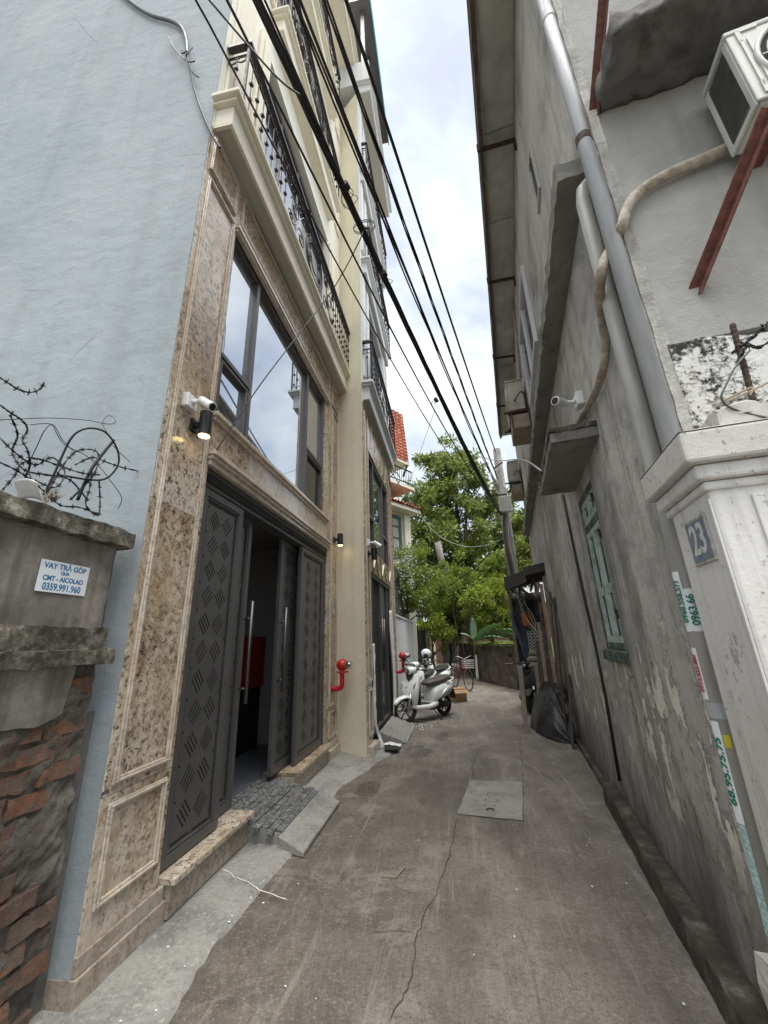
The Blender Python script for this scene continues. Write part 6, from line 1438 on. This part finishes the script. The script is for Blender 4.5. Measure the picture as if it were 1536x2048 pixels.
tag(fl.build('white_blossom', 'paper_white', recalc=False), 'scattered white blossom on the shrub beside the villa', 'blossom', kind='stuff')
tree('lime_bush', 'bright lime green bush growing above the mossy back wall', 'bush', (2.3, 16.2, .6), 1.2, [(Pc(x, y, 16.4), r_) for x, y, r_ in ((980, 1210, .75), (1015, 1230, .7), (955, 1195, .55), (1000, 1180, .6), (1030, 1255, .5), (970, 1245, .6))], 'leaf_lime', 3400, .060, 9, .07)
tree('dark_bush', 'dense darker bush filling the gap behind the slatted screen', 'bush', (-.2, 22.5, 0), 1.5, [(Pc(x, y, Y), r_) for x, y, Y, r_ in ((905, 1235, 22, .8), (880, 1215, 22, .8), (920, 1255, 22, .6), (895, 1180, 22.5, .8), (860, 1230, 21.5, .7), (950, 1225, 23, .8), (940, 1190, 23, .8), (970, 1240, 23, .7))], 'leaf_dark', 1900, .085, 31, .06)
tree('lime_bush', 'bright lime green bush beside the dark slatted screen', 'bush', (-.9, 18.0, 0), 1.4, [(Pc(x, y, Y), r_) for x, y, Y, r_ in ((880, 1230, 17.5, .55), (870, 1255, 17, .45), (890, 1210, 18, .5), (875, 1205, 17.5, .4), (885, 1262, 18, .4))], 'leaf_lime', 3400, .062, 12, .06)
tree('leafy_tree', 'young tree showing beside the concrete pole above the right house', 'tree', (3.0, 14.6, 0), 4.2, [(Pc(x, y, 14.6), r_) for x, y, r_ in ((1050, 1110, .5), (1060, 1080, .4), (1045, 1140, .5), (1040, 1045, .3))], 'leaf_dark', 2600, .085, 15, .08)
# thin bare stems between the bushes
bs_ = thing('bare_shrub', 'clump of thin bare brown stems among the bushes at the bend', 'shrub', Pc(932, 1300, 17.0))
for k, (x, y0, y1) in enumerate(((925, 1270, 1175), (938, 1268, 1165), (950, 1265, 1180), (915, 1268, 1190), (932, 1262, 1200))):
    a = Pc(x, y0, 17.0); b = Pc(x + (-1) ** k * 8, y1, 17.2); MB().tube(smoothline([a - UZ * .8, a, a.lerp(b, .5) + XV * .06 * (-1) ** k, b], 5), [.028 - .0015 * i for i in range(16)], 6).build('stem', 'bark', bs_, smooth=True)
# banana plant on the wall
bn = thing('banana_plant', 'banana plant with broad pale leaves lying over the mossy coping', 'plant', Pc(945, 1285, 15.6))
def bleaf(p0, d, ln, wd, bend, nm, tilt):
    d = Vector(d).normalized(); sd = d.cross(UZ).normalized(); upv = sd.cross(d)
    sd = (sd * math.cos(tilt) + upv * math.sin(tilt)).normalized()
    def f(u, v):
        t = u; c_ = p0 + d * ln * t + UZ * (bend * ln * (t - 1.3 * t * t)); w_ = wd * (math.sin(math.pi * min(1, t * .93 + .05)) ** .6) * (v * 2 - 1)
        return c_ + sd * w_ + UZ * (-.35 * abs(w_) + .015 * math.sin(t * 40))
    return cloth(f, 16, 6, 'leaf_blade', 'leaf_banana', None, None, .004, bn)
b0 = Pc(948, 1280, 15.2)
bleaf(b0, (.02, -.1, 1), .75, .12, .0, 0, .2); bleaf(b0, (.8, -.45, .55), 1.25, .15, .35, 1, .5); bleaf(b0 + XV * .2, (1, -.6, .35), 1.5, .17, .35, 2, .35); bleaf(b0 + XV * .1, (.9, -.7, .15), 1.1, .14, .3, 3, .25); bleaf(b0, (-.6, -.5, .4), .7, .10, .4, 4, .3); bleaf(b0 + XV * .5, (1, -.9, .3), 1.2, .13, .4, 5, .5)
MB().tube([b0 - UZ * .5, b0, b0 + UZ * .15], [.06, .05, .03], 8).build('stem', 'leaf_mid', bn, smooth=True)
mf = MB(); rnd = random.Random(3)
for k in range(900):
    t = rnd.random(); x = float(np.interp(t, [0, 1], [.75, 2.1])); y = float(np.interp(x, [.86, 1.8, 2.35], [16.1, 13.25, 12.3])) ; p = Vector((x + rnd.uniform(0, .25), y + rnd.uniform(0, .2), 1.3)); d = Vector((rnd.gauss(0, .06), rnd.gauss(0, .06) - .03, rnd.uniform(-.05, .12))); s_ = Vector((rnd.gauss(0, 1), rnd.gauss(0, 1), 0)).normalized() * .012
    mf.add([p - s_, p + s_, p + d], [(0, 1, 2)])
tag(mf.build('creeper', 'leaf_lime', recalc=False), 'fine green weeds creeping along the mossy coping', 'weeds', kind='stuff')

# ------------------------------------------------------------------ concrete pole and overhead cables
pb = Vector((1.875, 11.86, 0))
po = thing('utility_pole', 'round concrete utility pole with a grey meter box and bands', 'pole', pb)
MB().tube([pb, pb + UZ * 7.25], [.19, .115], 18).build('shaft', 'pole_concrete', po, smooth=True)
for zz_ in (3.35, 4.2, 4.45, 5.9, 6.05, 6.2, 6.7, 6.95): MB().cyl(pb + UZ * zz_, pb + UZ * (zz_ + .035), .185 - zz_ * .0095, n=18).build('steel_band', 'alu', po)
mb = MB(); mb.box(pb.x - .17, pb.x + .17, pb.y - .33, pb.y - .14, 5.05, 5.55); mb.build('meter_box', 'ac_white', po, bevel=.02)
MB().bar(pb + Vector((-.5, -.2, 5.62)), pb + Vector((.1, -.2, 5.62)), .05, .05).build('cross_arm', 'rust_dark', po); MB().bar(pb + Vector((-.2, -.2, 6.5)), pb + Vector((.1, -.2, 6.7)), .04, .04).build('cross_arm', 'rust_dark', po)
for k, dx in enumerate((-.05, .04, -.09)): MB().tube(smoothline([pb + Vector((dx, -.2, 5.05)), pb + Vector((dx - .06, -.22, 4.2)), pb + Vector((dx, -.2, 3.3)), pb + Vector((dx - .02, -.19, 2.6))], 6), .014, 6).build('drop_cable', 'cable_pale' if k == 1 else 'cable_black', po)
def cable(px, zn, end, sag, r_, lab, m='cable_black', mid=None, twist=0, group=None):
    """overhead line from above the viewer to the pole; px = where it leaves the top of the photo"""
    a = PZ(px[0], px[1], zn); e = Vector(end); back = a + (a - e) * .8 + UZ * .3
    L_ = (e - back).length; P = []; nn_ = 60
    ta = (a - back).length / L_
    for i in range(nn_ + 1):
        t = i / nn_; s_ = t
        q = back.lerp(a, t / ta) if t < ta else a.lerp(e, (t - ta) / (1 - ta))
        f_ = 0 if t < ta else (t - ta) / (1 - ta); q = q - UZ * sag * 4 * f_ * (1 - f_)
        P.append(q)
    mb = MB()
    if twist:
        for k in range(twist):
            mb.tube([q + Vector((math.cos(i * .55 + k * 6.28 / twist), 0, math.sin(i * .55 + k * 6.28 / twist))) * r_ * .9 for i, q in enumerate(P)], r_ * .62, 6)
    else: mb.tube(P, r_, 6)
    return tag(mb.build('overhead_cable', m, smooth=True), lab, 'cable', group)
cable((515, 0), 6.0, pb + Vector((-.15, -.2, 5.0)), .25, .025, 'thickest black bundle of overhead cables', twist=5)
cable((588, 0), 6.2, pb + Vector((-.12, -.15, 5.75)), .18, .017, 'twisted pair of black overhead cables next to the thick bundle', twist=2)
cable((600, 0), 6.3, pb + Vector((-.1, -.15, 5.85)), .30, .014, 'slack black overhead cable hanging under the twisted pair')
cable((650, 0), 6.4, pb + Vector((-.10, -.12, 6.2)), .15, .016, 'smooth black overhead cable between the twisted pair and the single top line', twist=3)
cable((692, 0), 6.6, pb + Vector((-.05, -.10, 7.1)), .12, .018, 'single black overhead cable ending at the tip of the pole')
cable((530, 0), 6.0, pb + Vector((-.2, -.2, 5.1)), .42, .010, 'thin black line sagging below the thick cable bundle')
cable((455, 0), 5.7, pb + Vector((-.3, -.25, 5.4)), .50, .011, 'thin dark wire drooping in front of the balcony railing')
cable((393, 0), 5.4, pb + Vector((-.45, -.2, 5.4)), .55, .008, 'thinnest dark wire crossing below the balcony railing')
def wire(P, r_, lab, m='cable_black', k=10): return tag(MB().tube(smoothline([Vector(p) for p in P], k), r_, 6).build('drop_wire', m, smooth=True), lab, 'wire')
wire([PZ(410, -10, 5.6), PZ(500, 95, 5.3), PZ(560, 160, 5.1), PZ(600, 190, 5.0)], .007, 'dark wire joining the cable bundle in front of the first balcony')
bc = PZ(728, 452, 5.8)
wire([PX(430, 905, LX + .03), PX(520, 770, -1.6), PX(600, 665, -1.4), PX(665, 580, -1.1), PX(715, 490, -.65), bc], .006, 'thin wire rising from the granite lintel to the cable bundle')
co = MB()
for k in range(2): co.tube([bc + Vector((.12 * math.cos(a), .02 * k, .09 * math.sin(a))) for a in np.linspace(0, 2 * math.pi, 25)[:-1]], .005, 6, closed=True)
tag(co.build('wire_coil', 'cable_grey'), 'small loop of spare wire tied to the thick cable bundle', 'wire')
for k, (x, y, z_) in enumerate(((692, 372, 5.75), (768, 548, 5.55), (872, 800, 5.3))):
    q = PZ(x, y, z_); mb = MB(); rnd = random.Random(k + 40)
    for j in range(4):
        a = rnd.uniform(0, 6.28); mb.tube(smoothline([q, q + Vector((.05 * math.cos(a), .05, .05 * math.sin(a))), q + Vector((.09 * math.cos(a + .9), .12, .07 * math.sin(a + .7))), q + Vector((.07 * math.cos(a + 1.8), .2, .06 * math.sin(a + 1.5)))], 5), .0035, 5)
    mb.cyl(q - Vector((.01, .03, 0)), q + Vector((.01, .03, 0)), .034, n=10)
    tag(mb.build('cable_splice', 'cable_black'), ('taped splice with loose ends on the thick cable bundle before the balconies', 'taped splice on the thick cable bundle below the spare wire loop', 'taped splice on the thick cable bundle against the open sky')[k], 'cable')
wire([FRT @ Vector((3.45, .32, 2.88)), PS(1040, 919, 6), PS(985, 920, 9), PS(930, 902, 11.6), PS(905, 885, 14)], .010, 'pale cable stretched from the small canopy across the alley', 'cable_pale')
wire([PX(780, 940, L2X + .1), PY(820, 1000, 11.5), PY(870, 1065, 12), PY(925, 1092, 12), PY(975, 1090, 12), PY(1008, 1075, 11.9)], .011, 'pale green cable sagging from the second house to the pole', 'cable_pale')
wire([PY(1008, 1070, 11.9), PY(985, 1100, 12.2), PY(950, 1135, 12.8), PY(915, 1160, 13.4), PY(895, 1175, 14)], .016, 'black cable slanting down from the pole in front of the tree')
wire([PY(870, 820, 9.5), PY(845, 890, 11), PY(828, 940, 12.5), PY(818, 965, 13.5)], .006, 'fine wire dropping from the cables to the yellow villa', 'cable_grey')
wire([PX(778, 945, L2X + .12), PX(783, 975, L2X + .16), PX(800, 960, L2X + .2), PX(792, 945, L2X + .16), PX(780, 955, L2X + .14)], .014, 'black cable looped under the corner of the second balcony')
ls_ = tag(MB().tube([Pc(875, 1085, 15), Pc(885, 1130, 15), Pc(894, 1170, 15)], [.13, .12, .10], 10).build('broken_post', 'pole_concrete', smooth=True), 'pale broken concrete post standing in front of the tree', 'post')

# ------------------------------------------------------------------ stall with awning and tarpaulins beyond the right wall
sl_o = thing('lean_to_stall', 'makeshift stall with dark sheet awning beside the weathered wall', 'stall', ST(8.9, .4))
def stq(s0, t0, z0, s1, t1, z1): return None
for i, (t0, t1, z0, z1) in enumerate(((-.05, .36, 2.60, 2.68), (.361, .80, 2.68, 2.78))):
    mb = MB(); mb.extr([ST(8.12 + .02 * i, t0, z0 + (0 if i == 0 else .04)), ST(9.9, t0, z0 - .05), ST(9.9, t1, z1 - .05), ST(8.12 + .02 * i, t1, z1 + (0 if i == 0 else .04))], (0, 0, .025)); mb.build('awning_sheet', 'sheet_dark', sl_o)
mb = MB(); mb.extr([ST(8.08, -.05, 2.36), ST(8.08, .36, 2.50), ST(8.08, .36, 2.72), ST(8.08, -.05, 2.62)], DR * .012); mb.extr([ST(8.085, .33, 2.62), ST(8.085, .80, 2.70), ST(8.085, .80, 2.86), ST(8.085, .33, 2.78)], DR * -.012); mb.build('awning_valance', 'sheet_dark', sl_o)
mb = MB()
for tt in (.0, .25, .5): mb.bar(ST(8.2, tt, 2.55), ST(9.8, tt, 2.5), .04, .04)
for q in (8.25, 9.7): mb.bar(ST(q, .73, 2.0), ST(q, .05, 2.56), .035, .035)
mb.build('awning_frame', 'rust_dark', sl_o)
for q, tt, h_ in ((9.75, .02, 2.52), (8.22, .70, 2.6)): MB().bar(ST(q, tt, 0), ST(q, tt, h_), .06, .06).build('post', 'wood_beige', sl_o)
for k in range(5): MB().bar(ST(8.13 + .002 * k, .60 - .075 * k, .0), ST(8.13 + .002 * k, .62 - .075 * k, 2.45 - .35 * k), .06, .022, DR).build('plank', ('wood_beige', 'old_timber')[k % 2], sl_o)
# tarpaulin-covered heap
def heap(s0, s1, t0, t1, h_, seed):
    def f(u, v):
        s_ = s0 + (s1 - s0) * u; e = math.sin(math.pi * min(1, max(0, u)) ** .8) ** .8
        prof_ = np.interp(v, [0, .15, .35, .6, 1], [0, .45, .85, 1.0, 1.0]); t_ = t0 + (t1 - t0) * (v * .9 + .1 * v * v)
        tt = t_ + .05 * nz3(s_ * 3, v * 4, seed) - (t1 - t0) * 0 
        return ST(s_ + .04 * nz3(v * 6, s_ * 3, seed), tt + (1 - e) * (t1 - t0) * .8 * (1 - v), max(.005, h_ * prof_ * e * (.82 + .2 * nz3(s_ * 2.2, v * 2, seed + 3)) + .05 * nz3(s_ * 8, v * 9, seed) * prof_))
    return f
cloth(heap(7.0, 9.7, .10, .74, .92, 2), 70, 40, 'tarp_heap', 'tarp_black', 'black crumpled tarpaulin over a heap beside the weathered wall', 'tarpaulin', .006)
for i, (s_, t_, z_, ang, lab) in enumerate(((8.15, .42, .98, .3, 'rolled olive sack lowest on the black tarpaulin heap'), (8.3, .40, 1.08, .15, 'rolled olive sack in the middle of the pile on the tarpaulin'), (8.5, .44, 1.17, .4, 'rolled olive sack on top of the pile on the tarpaulin'))):
    d = (-NR * math.cos(ang) + DR * math.sin(ang)); a = ST(s_, t_ - .22, z_); tag(MB().tube([a + d * .5 * k / 8 + UZ * .02 * math.sin(k) for k in range(9)], [.02] + [.055 + .012 * nz3(k, i) for k in range(7)] + [.02], 10).build('rolled_sack', 'sack_olive', smooth=True), lab, 'sack')
def cur(u, v): return ST(9.3 + .9 * u * (1 - .3 * v), .02 + .10 * math.sin(u * 9) * .3 + .22 * v + .05 * math.sin(u * 14), 2.0 - 1.0 * v + .05 * u)
cloth(cur, 24, 14, 'tarp_and_backdrop', 'tarp_blue', 'dark blue tarpaulin slung under the awning of the stall', 'tarpaulin', .006)
tag(MB().lathe([(.09, 0), (.12, .24), (.125, .25), (.11, .25), (.085, .02)], ST(9.0, .32, 1.72), UZ, 18).build('bucket', 'orange_plastic', smooth=False), 'orange plastic bucket hanging under the stall awning', 'bucket')
mb = MB()
for k in range(7):
    for j in range(5): mb.tube([ST(8.9, .30 + .07 * j + .03 * math.cos(a), 1.22 + .06 * k + .028 * math.sin(a)) for a in np.linspace(0, 2 * math.pi, 9)[:-1]], .006, 4, closed=True)
tag(mb.build('lattice_panel', 'digit_pale'), 'pale openwork lattice panel standing among the stall clutter', 'panel')
for k, (s_, h_, wd_, m_, lab) in enumerate(((6.78, .95, .16, 'old_timber', 'short dark board leaning on the wall before the tarpaulin heap'), (7.15, 2.1, .18, 'sheet_dark', 'tallest dark board leaning by the tarpaulin heap'), (7.42, 1.85, .10, 'wood_beige', 'narrow pale board leaning by the tarpaulin heap'), (7.66, 2.25, .16, 'old_timber', 'brown board leaning behind the tarpaulin heap'))):
    mb = MB(); a = ST(s_, .60 - .03 * (k % 2), .0); b = ST(s_ + .05, .712, h_); mb.bar(a, b, .022, wd_, DR); tag(mb.build('leaning_board', m_, bevel=.003), lab, 'board')
wp = tag(MB().extr([ST(7.62, -.03, 0), ST(7.70, -.03, 0), ST(7.70, .05, 0), ST(7.62, .05, 0)], (.03, .02, 1.02)).build('wooden_stake', 'wood_beige', bevel=.006), 'short weathered wooden stake in front of the black tarpaulin', 'post')
rnd = random.Random(8)
for k in range(9):
    s_ = 8.3 + .15 * k; MB().tube(smoothline([ST(s_, .15 + .05 * (k % 3), 2.4), ST(s_ + .1, .25 + .06 * (k % 4), 1.9), ST(s_ + .05, .45, 1.55), ST(s_ + .2, .6, 1.3)], 6), .010, 6).build('hanging_cord', ('cable_pale', 'cable_black', 'wood_beige')[k % 3], sl_o, smooth=True)

# black backdrop sheet, added to make the stall recess dark
cloth(lambda u, v: ST(10.3 + .05 * math.sin(u * 11), .02 + .78 * u, .02 + 2.5 * v + .04 * nz3(u * 3, v * 3)), 20, 14, 'tarp_and_backdrop', 'tarp_black', 'black backdrop sheet added to darken the back of the stall', 'tarpaulin', .006)
